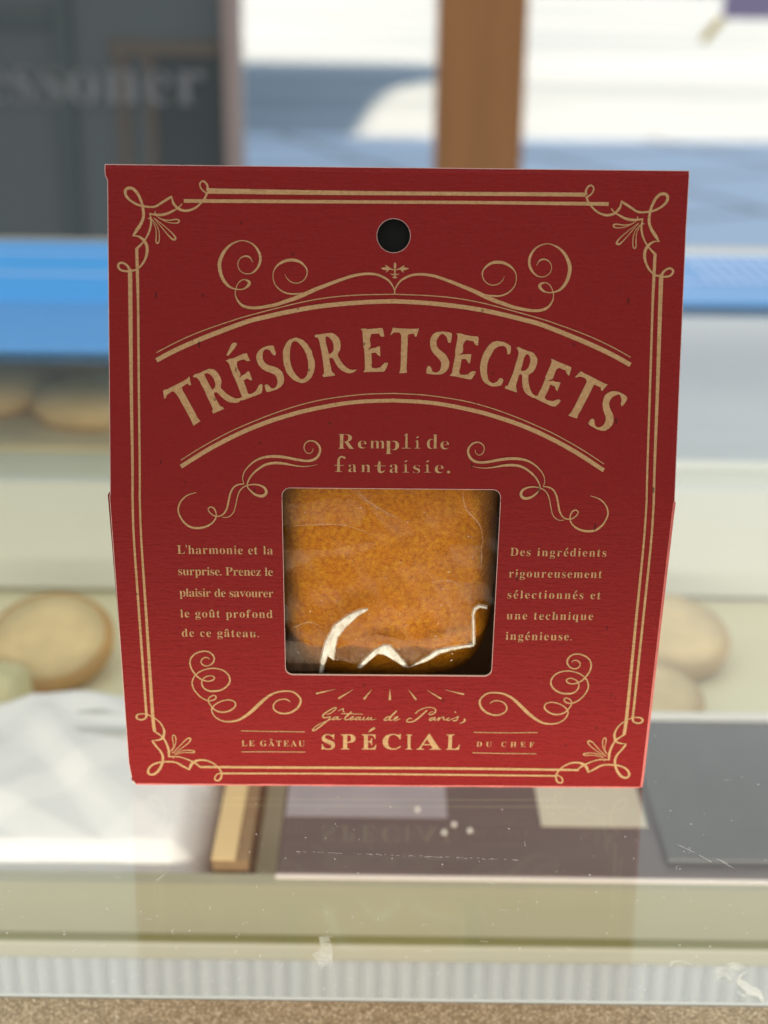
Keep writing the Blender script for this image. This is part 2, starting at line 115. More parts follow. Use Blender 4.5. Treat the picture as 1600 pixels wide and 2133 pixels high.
 [[0.09,121.56,0.136],[-0.8,121.82,0.299],[-1.54,121.86,0.653],[-2.29,121.88,0.408],[-2.77,121.93,0.054]],
 [[-1.07,121.91,0.381],[-1.48,122.24,0.354],[-1.82,122.57,0.109]],
 [[-1.13,121.71,0.245],[-1.47,121.37,0.245],[-1.67,121.1,0.082]],
 [[0.14,120.75,0.245],[-0.31,120.67,0.218],[-0.76,120.82,0.082]],
 [[0.15,120.31,0.218],[-0.16,120.1,0.218],[-0.37,120.03,0.082]],
 [[0.14,123.13,0.136],[0.15,122.73,0.544],[0.15,122.26,0.49],[0.13,121.72,0.272],[0.14,121.18,0.354],[0.15,120.38,0.327],[0.15,119.84,0.136]]],
  'arcs': [[[-49.19,102.6,0.957],[-45.29,104.67,0.977],[-40.73,106.74,0.976],[-35.8,108.72,0.955],[-30.33,110.75,0.934],[-26.85,111.67,0.934],[-21.79,112.85,0.924],[-15.93,113.94,0.914],[-9.98,114.64,0.894],[-5.02,115.03,0.894],[0.24,115.23,0.894]],
 [[-49.17,104.19,0.189],[-45.27,106.25,0.199],[-41.07,108.17,0.199],[-36.79,109.79,0.199],[-33.91,110.76,0.199],[-30.95,111.72,0.199],[-24.12,113.58,0.199],[-17.92,115.08,0.198],[-12.47,115.98,0.198],[-7.02,116.44,0.198],[0.23,116.67,0.198]],
 [[-44.34,80.42,0.857],[-41.0,82.58,0.886],[-37.97,84.43,0.906],[-33.93,86.59,0.905],[-29.91,88.49,0.904],[-25.59,90.19,0.904],[-21.88,91.38,0.883],[-17.97,92.47,0.863],[-11.86,93.73,0.822],[-6.48,94.43,0.802],[0.47,94.74,0.782]],
 [[-44.32,81.79,0.181],[-39.98,84.56,0.191],[-34.53,87.59,0.201],[-30.91,89.28,0.201],[-25.59,91.49,0.201],[-19.87,93.45,0.201],[-14.12,94.86,0.2],[-6.49,95.9,0.2],[0.45,96.22,0.2]]],
  'middle': [[[-16.64,84.52,0.121],[-16.68,84.01,0.141],[-17.24,83.46,0.161],[-17.95,83.6,0.181],[-18.49,84.4,0.181],[-18.35,85.41,0.221],[-17.45,86.09,0.282],[-16.24,85.94,0.342],[-15.33,85.04,0.403],[-15.13,84.03,0.463],[-15.63,82.81,0.504],[-16.63,82.09,0.524],[-18.04,81.88,0.504],[-19.86,82.1,0.524],[-21.87,82.49,0.564],[-23.89,82.74,0.584],[-25.9,82.7,0.544],[-27.71,82.3,0.443],[-29.33,81.37,0.323],[-30.64,80.04,0.242],[-31.25,78.92,0.202],[-31.4,77.9,0.182],[-31.16,76.99,0.162]],
 [[-15.72,81.13,0.061],[-17.03,80.83,0.121],[-18.85,80.69,0.202],[-20.86,80.94,0.303],[-22.68,81.27,0.484],[-24.69,81.37,0.544],[-26.51,81.03,0.484],[-28.12,80.06,0.424],[-29.34,78.93,0.363],[-30.15,77.71,0.303],[-30.45,76.48,0.242],[-29.75,75.47,0.323],[-28.54,74.56,0.485],[-27.13,74.37,0.607],[-26.42,75.09,0.607],[-26.72,76.01,0.485],[-27.73,76.61,0.364],[-28.94,76.8,0.283],[-30.15,76.65,0.242],[-31.16,76.27,0.243],[-31.97,75.45,0.243],[-32.48,74.22,0.202],[-32.94,72.23,0.203],[-33.4,70.65,0.203],[-34.25,69.63,0.204],[-35.17,69.32,0.183],[-35.94,69.45,0.143]],
 [[-31.06,76.88,0.162],[-32.17,76.77,0.283],[-33.18,76.26,0.323],[-33.89,75.13,0.364],[-34.32,73.56,0.364],[-34.79,71.54,0.365],[-35.55,70.18,0.305],[-36.59,69.6,0.285],[-37.6,69.71,0.285],[-38.48,70.49,0.244],[-38.8,71.28,0.244],[-38.23,71.78,0.284],[-37.53,71.4,0.325],[-37.13,70.28,0.264],[-37.32,69.03,0.285],[-38.18,67.89,0.367],[-39.54,67.08,0.49],[-41.18,66.77,0.531],[-42.8,67.05,0.49],[-44.17,68.29,0.408],[-45.0,70.09,0.346],[-45.07,71.44,0.325],[-44.45,73.02,0.304],[-43.09,74.33,0.263],[-41.16,75.0,0.121]]],
  'lower': [[[-39.95,34.15,0.139],[-40.37,34.62,0.243],[-41.06,34.61,0.295],[-41.69,34.14,0.295],[-41.9,33.33,0.296],[-41.41,32.62,0.296],[-40.54,32.42,0.296],[-39.57,32.94,0.348],[-38.95,33.96,0.382],[-39.13,35.17,0.382],[-40.05,36.07,0.346],[-41.34,36.26,0.346],[-42.83,35.75,0.347],[-43.92,34.73,0.347],[-44.36,33.41,0.348],[-44.14,31.78,0.348],[-43.34,30.26,0.384],[-42.59,29.34,0.385],[-41.74,28.77,0.35],[-40.53,28.43,0.297],[-39.47,28.75,0.35],[-39.06,29.37,0.315],[-39.6,29.88,0.279],[-40.65,29.77,0.279],[-41.64,29.04,0.28],[-41.99,27.91,0.298],[-41.65,26.77,0.351],[-40.63,25.95,0.421],[-39.24,25.82,0.492],[-37.64,26.19,0.421],[-36.29,27.23,0.386],[-35.63,28.58,0.385],[-35.93,30.12,0.349],[-37.11,31.33,0.349],[-38.83,31.83,0.314],[-40.58,31.65,0.296],[-42.35,30.88,0.297],[-43.63,29.54,0.315],[-44.14,27.89,0.315],[-43.78,26.24,0.316],[-42.63,24.48,0.317],[-41.26,23.46,0.317],[-40.04,23.26,0.317],[-39.05,23.79,0.317],[-38.94,24.41,0.317],[-39.45,24.72,0.281],[-40.35,24.19,0.282],[-40.74,23.25,0.282],[-40.26,22.11,0.3],[-39.6,21.06,0.353],[-38.39,20.34,0.389],[-36.98,20.25,0.389],[-35.54,20.89,0.389],[-34.62,21.94,0.353],[-34.77,22.99,0.317],[-35.81,23.5,0.3],[-37.22,23.34,0.3],[-38.83,22.54,0.3],[-39.94,21.27,0.3],[-39.9,20.01,0.301],[-39.15,18.75,0.319],[-37.77,17.88,0.355],[-36.0,17.66,0.426],[-34.22,18.05,0.532],[-32.41,19.23,0.673],[-30.78,20.72,0.778],[-28.96,22.73,0.776],[-27.16,24.51,0.598],[-25.38,25.57,0.457],[-23.44,25.96,0.422],[-21.68,25.81,0.387],[-20.47,24.88,0.422],[-19.82,23.53,0.458],[-20.33,21.86,0.495],[-21.59,20.59,0.495],[-23.19,19.98,0.425],[-24.78,20.14,0.389],[-25.91,21.08,0.354],[-25.97,22.33,0.335],[-25.16,23.38,0.317],[-24.0,23.81,0.299],[-22.95,23.72,0.3],[-22.17,23.1,0.176]]],
  'rays': [[[-11.96,26.58,0.047],[-14.06,26.01,0.26],[-16.17,25.43,0.473],[-16.38,25.37,0.237]],
 [[-7.94,26.56,0.047],[-9.56,25.39,0.26],[-11.18,24.21,0.474],[-11.34,24.1,0.237]],
 [[-3.73,26.65,0.047],[-4.61,25.39,0.287],[-5.49,24.12,0.522],[-5.58,23.99,0.261]],
 [[0.29,26.69,0.047],[0.29,25.32,0.326],[0.3,23.95,0.593],[0.3,23.81,0.297]],
 [[4.4,26.67,0.047],[5.29,25.38,0.261],[6.18,24.08,0.475],[6.27,23.95,0.237]],
 [[8.62,26.54,0.047],[10.18,25.45,0.235],[11.76,24.35,0.427],[11.91,24.24,0.214]],
 [[12.64,26.65,0.047],[14.73,26.07,0.234],[16.82,25.49,0.426],[17.03,25.43,0.213]]],
  'script': [[[-14.0,19.78,0.147],[-13.14,20.16,0.196],[-12.28,20.89,0.22],[-11.79,21.62,0.22],[-12.09,21.74,0.196],[-13.01,21.18,0.245],[-14.12,20.37,0.27],[-14.8,19.63,0.294],[-14.74,19.05,0.27],[-14.19,18.95,0.221],[-13.51,19.16,0.221],[-13.12,19.28,0.196],[-13.33,18.77,0.221],[-13.76,18.18,0.221],[-14.63,17.36,0.246],[-15.74,16.32,0.271],[-16.86,15.43,0.271],[-17.23,15.5,0.247],[-16.85,16.17,0.197],[-15.86,17.06,0.172],[-14.75,17.66,0.172],[-13.51,18.25,0.172],[-12.65,18.58,0.147]],
 [[-11.55,19.22,0.172],[-12.16,19.07,0.221],[-12.65,18.55,0.221],[-12.29,18.38,0.197],[-11.67,18.85,0.172],[-11.33,19.21,0.196],[-11.55,18.56,0.221],[-11.18,18.42,0.172],[-10.56,18.79,0.147]],
 [[-11.42,20.75,0.123],[-10.69,21.2,0.171],[-10.07,21.39,0.22]],
 [[-10.32,21.27,0.196],[-10.2,20.76,0.221],[-9.95,20.3,0.147]],
 [[-8.3,20.63,0.245],[-9.09,19.75,0.319],[-9.83,18.87,0.295],[-9.7,18.4,0.221],[-9.09,18.51,0.172],[-8.6,18.81,0.172]],
 [[-10.69,20.03,0.196],[-8.6,20.02,0.172],[-5.78,19.96,0.147]],
 [[-8.6,18.81,0.172],[-7.99,19.06,0.196],[-7.86,19.32,0.196],[-8.29,19.17,0.196],[-8.72,18.66,0.221],[-8.41,18.4,0.197],[-7.62,18.74,0.172]],
 [[-6.57,19.19,0.172],[-7.19,19.01,0.221],[-7.49,18.6,0.221],[-7.19,18.42,0.197],[-6.63,18.82,0.172],[-6.3,19.22,0.196],[-6.57,18.57,0.221],[-6.14,18.46,0.172],[-5.53,18.91,0.147]],
 [[-5.35,19.27,0.196],[-5.71,18.61,0.221],[-5.4,18.39,0.197],[-4.79,18.77,0.172],[-4.43,19.24,0.196],[-4.67,18.58,0.221],[-4.3,18.48,0.172],[-3.81,19.1,0.197],[-3.93,18.55,0.197],[-3.56,18.45,0.148],[-2.76,18.71,0.074]],
 [[0.41,19.43,0.181],[-0.37,19.12,0.233],[-0.9,18.49,0.26],[-0.61,18.29,0.208],[0.16,18.73,0.208],[0.67,19.36,0.207]],
 [[1.94,20.91,0.285],[1.18,20.05,0.337],[0.41,19.05,0.337],[0.36,18.4,0.26],[0.94,18.43,0.182],[1.52,18.71,0.182],[2.03,19.03,0.207],[2.16,19.37,0.207],[1.71,19.21,0.207],[1.35,18.59,0.234],[1.72,18.31,0.208],[2.75,18.79,0.104]],
 [[8.79,21.15,0.285],[8.04,20.27,0.285],[7.03,19.18,0.311],[5.88,18.16,0.26],[4.85,17.88,0.234],[4.26,18.03,0.234],[4.32,18.46,0.208],[4.83,18.9,0.208],[5.41,18.86,0.182]],
 [[6.23,20.17,0.337],[6.37,20.51,0.259],[7.24,21.26,0.207],[8.52,21.81,0.181],[9.68,21.89,0.181],[10.53,21.52,0.207],[10.74,20.83,0.233],[10.24,20.21,0.233],[9.47,19.89,0.233],[9.21,20.12,0.181],[9.65,20.59,0.155],[10.22,20.82,0.129]],
 [[10.4,19.21,0.182],[9.75,18.97,0.233],[9.38,18.5,0.234],[9.77,18.38,0.208],[10.34,18.82,0.182],[10.68,19.29,0.207],[10.48,18.51,0.234],[10.94,18.52,0.156],[11.56,19.22,0.156]],
 [[11.69,19.26,0.207],[11.6,18.83,0.234],[11.36,18.24,0.208]],
 [[11.53,18.64,0.13],[12.02,19.14,0.182],[12.6,19.33,0.233],[12.59,18.76,0.208],[12.88,18.53,0.182],[13.39,18.85,0.156]],
 [[13.87,19.24,0.207],[13.42,18.66,0.234],[13.69,18.42,0.208],[14.37,18.73,0.156],[15.14,19.14,0.13]],
 [[15.14,19.09,0.13],[15.97,19.49,0.233],[15.75,19.02,0.208],[15.71,18.59,0.234],[15.12,18.35,0.234],[14.7,18.45,0.182]],
 [[15.08,20.9,0.207],[15.31,20.53,0.285]],
 [[17.26,18.91,0.234],[17.47,18.49,0.338],[17.06,17.95,0.26],[16.23,17.63,0.104]]],
  'glyphs': [["R",-11.45,-7.93,84.52,87.58],["e",-7.22,-5.41,84.6,86.23],["m",-4.67,-1.55,84.67,86.26],["p",-1.49,1.42,83.49,86.29],["l",1.97,3.87,84.69,87.82],["i",4.62,5.9,84.71,87.31],["d",7.26,9.52,84.65,87.69],["e",10.09,11.91,84.58,86.3],["f",-12.13,-9.75,79.63,82.97],["a",-9.18,-7.48,79.6,81.25],["n",-6.53,-4.5,79.64,81.19],["t",-3.71,-1.36,79.53,81.93],["a",-0.51,1.3,79.52,81.33],["i",2.23,3.55,79.61,82.24],["s",4.48,5.89,79.49,81.2],["i",6.77,8.13,79.65,82.25],["e",8.99,10.84,79.53,81.24],[".",11.56,12.23,79.5,80.1]],
  'special': [["S",-15.19,-12.11,10.16,14.48],["P",-10.74,-7.42,10.26,14.43],["E",-5.97,-2.6,10.3,14.47],["C",-1.2,3.06,10.26,14.63],["I",4.15,5.59,10.38,14.54],["A",6.61,12.34,10.38,14.7],["L",13.43,16.56,10.4,14.63]],
  'special_acc': [[-3.0,16.32,0.479],[-3.71,15.77,0.576],[-4.43,15.13,0.192]],
  'lines': [["L'harmonie et la",-45.8,-25.31,60.57,3.04],["surprise. Prenez le",-45.86,-25.42,55.36,3.01],["plaisir de savourer",-45.84,-25.44,50.09,2.99],["le goût profond",-45.9,-25.72,44.89,2.98],["de ce gâteau.",-45.81,-28.85,39.98,2.968],["Des ingrédients",25.66,46.33,60.71,2.892],["rigoureusement",25.63,45.8,55.49,2.913],["sélectionnés et",25.59,45.92,50.26,2.934],["une technique",25.64,44.66,45.0,2.955],["ingénieuse.",25.68,40.36,39.79,2.976],["LE GÂTEAU",-33.53,-19.06,11.03,2.26],["DU CHEF",20.38,33.59,11.27,2.042]],
  'rules': [[[-33.59,15.19,0.197],[-26.35,15.1,0.197],[-19.01,15.05,0.197]],
 [[-33.65,9.44,0.199],[-26.25,9.5,0.21],[-18.97,9.5,0.199]],
 [[19.59,15.24,0.198],[26.55,15.17,0.198],[34.22,15.3,0.198]],
 [[19.57,9.61,0.199],[26.83,9.47,0.199],[34.25,9.47,0.199]]],
  'win': [-23.13,22.98,30.28,76.14],
  'hole': [-0.2,128.55,3.45],
  'film': {"patches":[[[-9.19,76.28],[-6.59,74.52],[-3.32,71.68],[-0.36,69.9],[3.28,67.75],[4.99,64.47],[2.36,64.08],[-1.29,66.25],[-3.62,69.14],[-5.27,71.66],[-8.53,74.5]],
 [[-23.18,71.49],[-17.97,71.9],[-12.43,73.03],[-7.88,72.72],[-5.26,70.22],[-6.55,66.56],[-10.48,66.89],[-15.4,66.48],[-19.66,66.99],[-23.11,66.41]],
 [[-23.21,60.51],[-17.76,60.93],[-13.13,60.6],[-7.84,61.95],[-3.23,62.92],[-3.54,61.06],[-7.84,59.54],[-12.14,59.31],[-16.46,58.52],[-20.46,56.8],[-23.32,54.89]],
 [[12.63,62.33],[19.65,62.1],[19.75,56.34],[16.8,56.77],[13.74,58.8]],
 [[8.52,55.18],[13.59,53.34],[17.95,53.0],[18.72,37.67],[14.12,36.95],[10.72,36.41],[13.27,42.15],[13.49,46.05],[9.62,51.4]],
 [[-11.52,36.01],[-7.76,38.03],[-3.0,39.65],[3.84,38.13],[10.65,38.98],[14.09,37.83],[7.36,33.78],[4.48,31.55],[2.54,34.54],[0.09,37.5],[-1.61,37.49],[-6.71,31.66],[-11.87,33.22]],
 [[-23.62,37.89],[-19.37,37.53],[-14.94,36.38],[-15.29,33.99],[-15.67,29.96],[-23.59,29.9]]],"lines":[[[-7.56,75.27],[-5.28,72.61],[-1.34,69.94],[1.95,68.34]],
 [[-22.61,66.28],[-16.38,66.81],[-10.48,66.76],[-5.88,65.34],[-3.9,64.07]],
 [[14.99,74.77],[15.95,70.83],[19.05,66.86],[19.89,62.45]],
 [[19.63,62.26],[19.73,59.1],[19.75,56.28]],
 [[-11.86,34.08],[-11.99,38.05],[-10.83,41.21]],
 [[-21.69,41.11],[-17.94,42.71],[-15.58,41.76]],
 [[8.91,52.97],[12.91,53.38],[15.29,52.27]]],"crescent":[[-15.51,29.51],[-15.14,33.74],[-14.26,37.73],[-12.2,42.08],[-9.14,44.65],[-6.44,46.03],[-4.76,46.24],[-4.92,45.97],[-7.11,44.47],[-9.82,41.52],[-11.52,38.94],[-12.21,36.16],[-12.39,32.97],[-13.76,34.16],[-14.46,32.15],[-15.17,29.31]],"peak":[[-7.06,31.0],[-5.01,33.83],[-2.97,36.05],[-1.27,37.06],[0.1,37.07],[1.5,35.29],[2.91,33.3],[4.5,31.1],[3.63,31.3],[1.54,32.89],[0.15,33.88],[-1.24,34.67],[-2.61,34.81],[-4.65,32.83],[-6.36,30.93]],"edge":[[4.5,31.1],[8.06,33.75],[10.75,35.77],[14.15,36.67],[18.75,37.39],[18.94,37.0],[14.18,35.92],[11.46,34.98],[8.42,32.95]],"hook":[[18.69,37.23],[18.47,41.18],[18.29,44.89],[18.56,46.56],[19.61,47.35],[21.42,46.98],[21.44,46.59],[19.84,46.85],[18.92,46.18],[18.57,44.7],[18.81,41.18],[19.03,37.23]],"outline":[[-25.01,29.43],[-15.51,29.43],[-14.9,32.94],[-13.76,34.08],[-12.39,33.05],[-7.06,31.0],[-2.96,35.45],[-0.23,36.59],[1.86,34.29],[4.5,31.1],[10.76,35.37],[18.76,37.11],[18.45,45.09],[19.73,47.04],[21.26,46.82],[25.98,47.1],[24.46,77.84],[-24.71,77.37]]},
  'cakec': [[-0.05,51.95]],
}
# ---------------------------------------------------------------- helpers
COL = bpy.context.scene.collection
R = math.radians

def link(o, parent=None):
    COL.objects.link(o)
    if parent is not None:
        o.parent = parent
    return o

def tag(o, label=None, cat=None, group=None, kind=None):
    if label: o['label'] = label
    if cat: o['category'] = cat
    if group: o['group'] = group
    if kind: o['kind'] = kind
    return o

def thing(name, label, cat, loc=(0, 0, 0), rz=0.0, group=None):
    o = bpy.data.objects.new(name, None)
    o.empty_display_size = 0.01
    link(o)
    o.location = loc
    o.rotation_euler = (0, 0, rz)
    return tag(o, label, cat, group)

def mesh_obj(name, verts, faces, mat, parent=None, smooth=False):
    me = bpy.data.meshes.new(name)
    me.from_pydata([tuple(v) for v in verts], [], faces)
    me.update()
    for m in (mat if isinstance(mat, (list, tuple)) else [mat]):
        me.materials.append(m)
    if smooth:
        for p in me.polygons: p.use_smooth = True
    return link(bpy.data.objects.new(name, me), parent)

def bm_obj(name, bm, mat, parent=None, smooth=False):
    me = bpy.data.meshes.new(name)
    bm.normal_update()
    bm.to_mesh(me); bm.free()
    for m in (mat if isinstance(mat, (list, tuple)) else [mat]):
        me.materials.append(m)
    if smooth:
        for p in me.polygons: p.use_smooth = True
    return link(bpy.data.objects.new(name, me), parent)

def bx(bm, x0, x1, y0, y1, z0, z1, bevel=0.0, seg=2):
    vs = [bm.verts.new((x, y, z)) for z in (z0, z1) for y in (y0, y1) for x in (x0, x1)]
    fs = [bm.faces.new([vs[i] for i in f]) for f in
          ((0, 2, 3, 1), (4, 5, 7, 6), (0, 1, 5, 4), (2, 6, 7, 3), (0, 4, 6, 2), (1, 3, 7, 5))]
    if bevel:
        es = {e for f in fs for e in f.edges}
        bmesh.ops.bevel(bm, geom=list(es), offset=bevel, segments=seg, affect='EDGES', profile=0.5)

def box(name, dims, mat, parent=None, bevel=0.0, smooth=False):
    bm = bmesh.new(); bx(bm, *dims, bevel=bevel)
    return bm_obj(name, bm, mat, parent, smooth)

def lathe(bm, prof, n=48, loc=(0, 0, 0)):
    rings = []
    for r, z in prof:
        rings.append([bm.verts.new((loc[0] + r * math.cos(2 * PI * k / n), loc[1] + r * math.sin(2 * PI * k / n), loc[2] + z)) for k in range(n)])
    for a, b in zip(rings, rings[1:]):
        for k in range(n):
            bm.faces.new((a[k], a[(k + 1) % n], b[(k + 1) % n], b[k]))
    bm.faces.new(rings[-1]); bm.faces.new(rings[0][::-1])

class NT:
    def __init__(s, name):
        s.m = bpy.data.materials.new(name); s.m.use_nodes = True
        s.t = s.m.node_tree; s.t.nodes.clear()
        s.out = s.t.nodes.new('ShaderNodeOutputMaterial')
    def n(s, typ, ins=None, **kw):
        nd = s.t.nodes.new(typ)
        for k, v in kw.items(): setattr(nd, k, v)
        for k, v in (ins or {}).items():
            sock = nd.inputs[k]
            if isinstance(v, bpy.types.NodeSocket): s.t.links.new(v, sock)
            else: sock.default_value = v
        return nd
    def coord(s, scale=(1, 1, 1), rot=(0, 0, 0)):
        tc = s.n('ShaderNodeTexCoord')
        return s.n('ShaderNodeMapping', {'Vector': tc.outputs['Object'], 'Scale': scale, 'Rotation': rot}).outputs[0]
    def noise(s, vec, scale=5.0, detail=3.0, rough=0.5):
        return s.n('ShaderNodeTexNoise', {'Vector': vec, 'Scale': scale, 'Detail': detail, 'Roughness': rough}).outputs['Fac']
    def ramp(s, fac, stops):
        r = s.n('ShaderNodeValToRGB', {'Fac': fac}); e = r.color_ramp.elements
        while len(e) < len(stops): e.new(0.5)
        for i, (p, c) in enumerate(stops):
            e[i].position = p
            e[i].color = (c, c, c, 1) if isinstance(c, (int, float)) else (*c, 1)
        return r.outputs[0]
    def mix(s, fac, a, b):
        m = s.n('ShaderNodeMix', data_type='RGBA')
        for k, v in ((0, fac), (6, a), (7, b)):
            if isinstance(v, bpy.types.NodeSocket): s.t.links.new(v, m.inputs[k])
            else: m.inputs[k].default_value = v if k == 0 else (*v[:3], 1)
        return m.outputs[2]
    def math(s, op, a, b=0.0):
        m = s.n('ShaderNodeMath', operation=op)
        for k, v in ((0, a), (1, b)):
            if isinstance(v, bpy.types.NodeSocket): s.t.links.new(v, m.inputs[k])
            else: m.inputs[k].default_value = v
        return m.outputs[0]
    def bump(s, h, strength=0.3, dist=0.001, normal=None):
        ins = {'Height': h, 'Strength': strength, 'Distance': dist}
        if normal is not None: ins['Normal'] = normal
        return s.n('ShaderNodeBump', ins).outputs[0]
    def pbr(s, color, rough=0.5, spec=0.5, metal=0.0, normal=None, **extra):
        ins = {'Base Color': color if isinstance(color, bpy.types.NodeSocket) else (*color[:3], 1), 'Roughness': rough,
               'Specular IOR Level': spec, 'Metallic': metal}
        if normal is not None: ins['Normal'] = normal
        ins.update(extra)
        return s.n('ShaderNodeBsdfPrincipled', ins).outputs[0]
    def done(s, sh):
        s.t.links.new(sh, s.out.inputs['Surface']); return s.m

def plain(name, c, rough=0.5, var=0.12, scale=30.0, spec=0.4, stretch=(1, 1, 1), metal=0.0, bump=0.0):
    t = NT(name); v = t.coord(stretch); f = t.noise(v, scale, 4.0)
    dark = tuple(x * (1 - var) for x in c); light = tuple(min(1, x * (1 + var)) for x in c)
    nm = t.bump(f, bump, 0.002) if bump else None
    return t.done(t.pbr(t.mix(f, dark, light), rough, spec, metal, nm))

def paper_bump(t):
    fib = t.noise(t.coord((260, 260, 1500)), 1.0, 4.0, 0.6)
    fine = t.noise(t.coord((1, 1, 1)), 2600.0, 2.0, 0.5)
    h = t.math('ADD', t.math('MULTIPLY', fib, 1.0), t.math('MULTIPLY', fine, 0.35))
    return t.bump(h, 0.8, 0.00105), fib

def flecks(t, color, amount=0.16):
    """kraft fibres and specks showing through the print"""
    v = t.coord((420, 420, 300), (0, 0.5, 0))
    vo = t.n('ShaderNodeTexVoronoi', {'Vector': v, 'Scale': 1.0, 'Randomness': 1.0})
    pick = t.math('GREATER_THAN', t.n('ShaderNodeSeparateColor', {'Color': vo.outputs['Color']}).outputs[0], 1 - amount)
    near = t.math('LESS_THAN', vo.outputs['Distance'], 0.13)
    k = t.math('MULTIPLY', t.math('MULTIPLY', pick, near), 0.5)
    v2 = t.coord((900, 900, 190), (0, -0.6, 0))
    vo2 = t.n('ShaderNodeTexVoronoi', {'Vector': v2, 'Scale': 1.0, 'Randomness': 1.0})
    pick2 = t.math('GREATER_THAN', t.n('ShaderNodeSeparateColor', {'Color': vo2.outputs['Color']}).outputs[1], 0.985)
    k2 = t.math('MULTIPLY', t.math('MULTIPLY', pick2, t.math('LESS_THAN', vo2.outputs['Distance'], 0.2)), 0.7)
    return t.mix(t.math('MAXIMUM', k, k2), color, (0.035, 0.008, 0.006))

# ---------------------------------------------------------------- materials
def mat_red():
    t = NT('red_card'); nm, fib = paper_bump(t)
    mott = t.noise(t.coord((1, 1, 1)), 900.0, 3.0, 0.6)
    c = t.mix(t.math('MULTIPLY', mott, 0.5), (0.262, 0.0130, 0.0130), (0.185, 0.0078, 0.0085))
    return t.done(t.pbr(flecks(t, c, 0.06), 0.50, 0.14, 0, nm))

def mat_ink():
    t = NT('kraft_print'); nm, fib = paper_bump(t)
    mott = t.noise(t.coord((1, 1, 1)), 1300.0, 4.0, 0.7)
    c = t.mix(t.ramp(mott, [(0.3, 0), (0.7, 1)]), (0.43, 0.245, 0.105), (0.58, 0.365, 0.175))
    return t.done(t.pbr(flecks(t, c, 0.22), 0.6, 0.3, 0, nm))

M = {}
M['red'] = mat_red(); M['ink'] = mat_ink()
M['kraft'] = plain('kraft_card', (0.62, 0.43, 0.24), 0.7, 0.12, 900)
M['card_edge'] = plain('card_edge', (0.80, 0.62, 0.48), 0.7, 0.15, 1500)
M['cut'] = plain('card_cut_edge', (0.62, 0.40, 0.36), 0.7, 0.3, 600)
M['lit_worn'] = plain('lit_worn_red_fold', (0.52, 0.115, 0.10), 0.5, 0.3, 700)
M['inside'] = plain('card_inside', (0.045, 0.04, 0.036), 0.8, 0.2, 300)
M['black_card'] = plain('black_plate', (0.012, 0.013, 0.012), 0.9, 0.2, 300, spec=0.1)

def mat_cake():
    t = NT('sponge_crust')
    big = t.noise(t.coord(), 55.0, 4.0, 0.6); mid = t.noise(t.coord(), 900.0, 6.0, 0.75); fine = t.noise(t.coord((1, 1, 1.6)), 2300.0, 4.0, 0.7)
    c = t.ramp(mid, [(0.35, (0.52, 0.140, 0.001)), (0.50, (0.80, 0.265, 0.003)), (0.66, (0.95, 0.44, 0.014))])
    c = t.mix(t.ramp(big, [(0.40, 0), (0.68, 0.45)]), c, (0.52, 0.16, 0.004))
    c = t.mix(t.ramp(fine, [(0.585, 0), (0.70, 0.9)]), c, (0.97, 0.60, 0.11))
    h = t.math('ADD', t.math('MULTIPLY', mid, 1.0), t.math('MULTIPLY', fine, 0.6))
    return t.done(t.pbr(c, 0.42, 0.22, 0, t.bump(h, 1.0, 0.0008)))
M['cake'] = mat_cake()

def mat_film():
    """clear wrapping film: mostly see-through, milky where it lies double or creased"""
    t = NT('clear_film')
    wav = t.noise(t.coord((1, 1, 0.7), (0, 0.6, 0)), 95.0, 3.0, 0.55)
    nm = t.bump(wav, 0.35, 0.002)
    milky = t.ramp(t.noise(t.coord((1, 1, 1.3), (0, -0.5, 0)), 60.0, 2.0, 0.5), [(0.49, 0.0), (0.55, 0.018), (0.66, 0.035)])
    dif = t.n('ShaderNodeBsdfDiffuse', {'Color': (0.62, 0.46, 0.34, 1)}).outputs[0]
    tr = t.n('ShaderNodeBsdfTransparent', {'Color': (0.97, 0.96, 0.93, 1)}).outputs[0]
    gl = t.n('ShaderNodeBsdfGlossy', {'Color': (1, 1, 1, 1), 'Roughness': 0.38, 'Normal': nm}).outputs[0]
    a = t.n('ShaderNodeMixShader', {0: milky, 1: tr, 2: dif}).outputs[0]
    b = t.n('ShaderNodeMixShader', {0: 0.014, 1: a, 2: gl}).outputs[0]
    return t.done(b)
M['film'] = mat_film()

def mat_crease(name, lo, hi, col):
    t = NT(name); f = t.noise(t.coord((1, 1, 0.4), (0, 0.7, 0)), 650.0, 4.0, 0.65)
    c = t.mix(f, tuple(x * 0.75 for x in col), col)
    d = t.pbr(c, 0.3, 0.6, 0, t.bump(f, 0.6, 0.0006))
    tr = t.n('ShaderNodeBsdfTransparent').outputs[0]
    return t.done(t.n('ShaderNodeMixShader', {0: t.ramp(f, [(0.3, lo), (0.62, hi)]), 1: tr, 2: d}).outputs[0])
M['crease'] = mat_crease('folded_film_gleam', 0.38, 1.0, (0.99, 0.96, 0.82))  # whitish highlights on the film folds, put into the colour
M['crease_halo'] = mat_crease('fold_gleam_halo', 0.12, 0.5, (0.92, 0.84, 0.64))
M['crease_soft'] = mat_crease('soft_crease', 0.05, 0.5, (0.70, 0.58, 0.44))
M['double_film'] = mat_crease('doubled_film', 0.03, 0.12, (0.78, 0.48, 0.29))

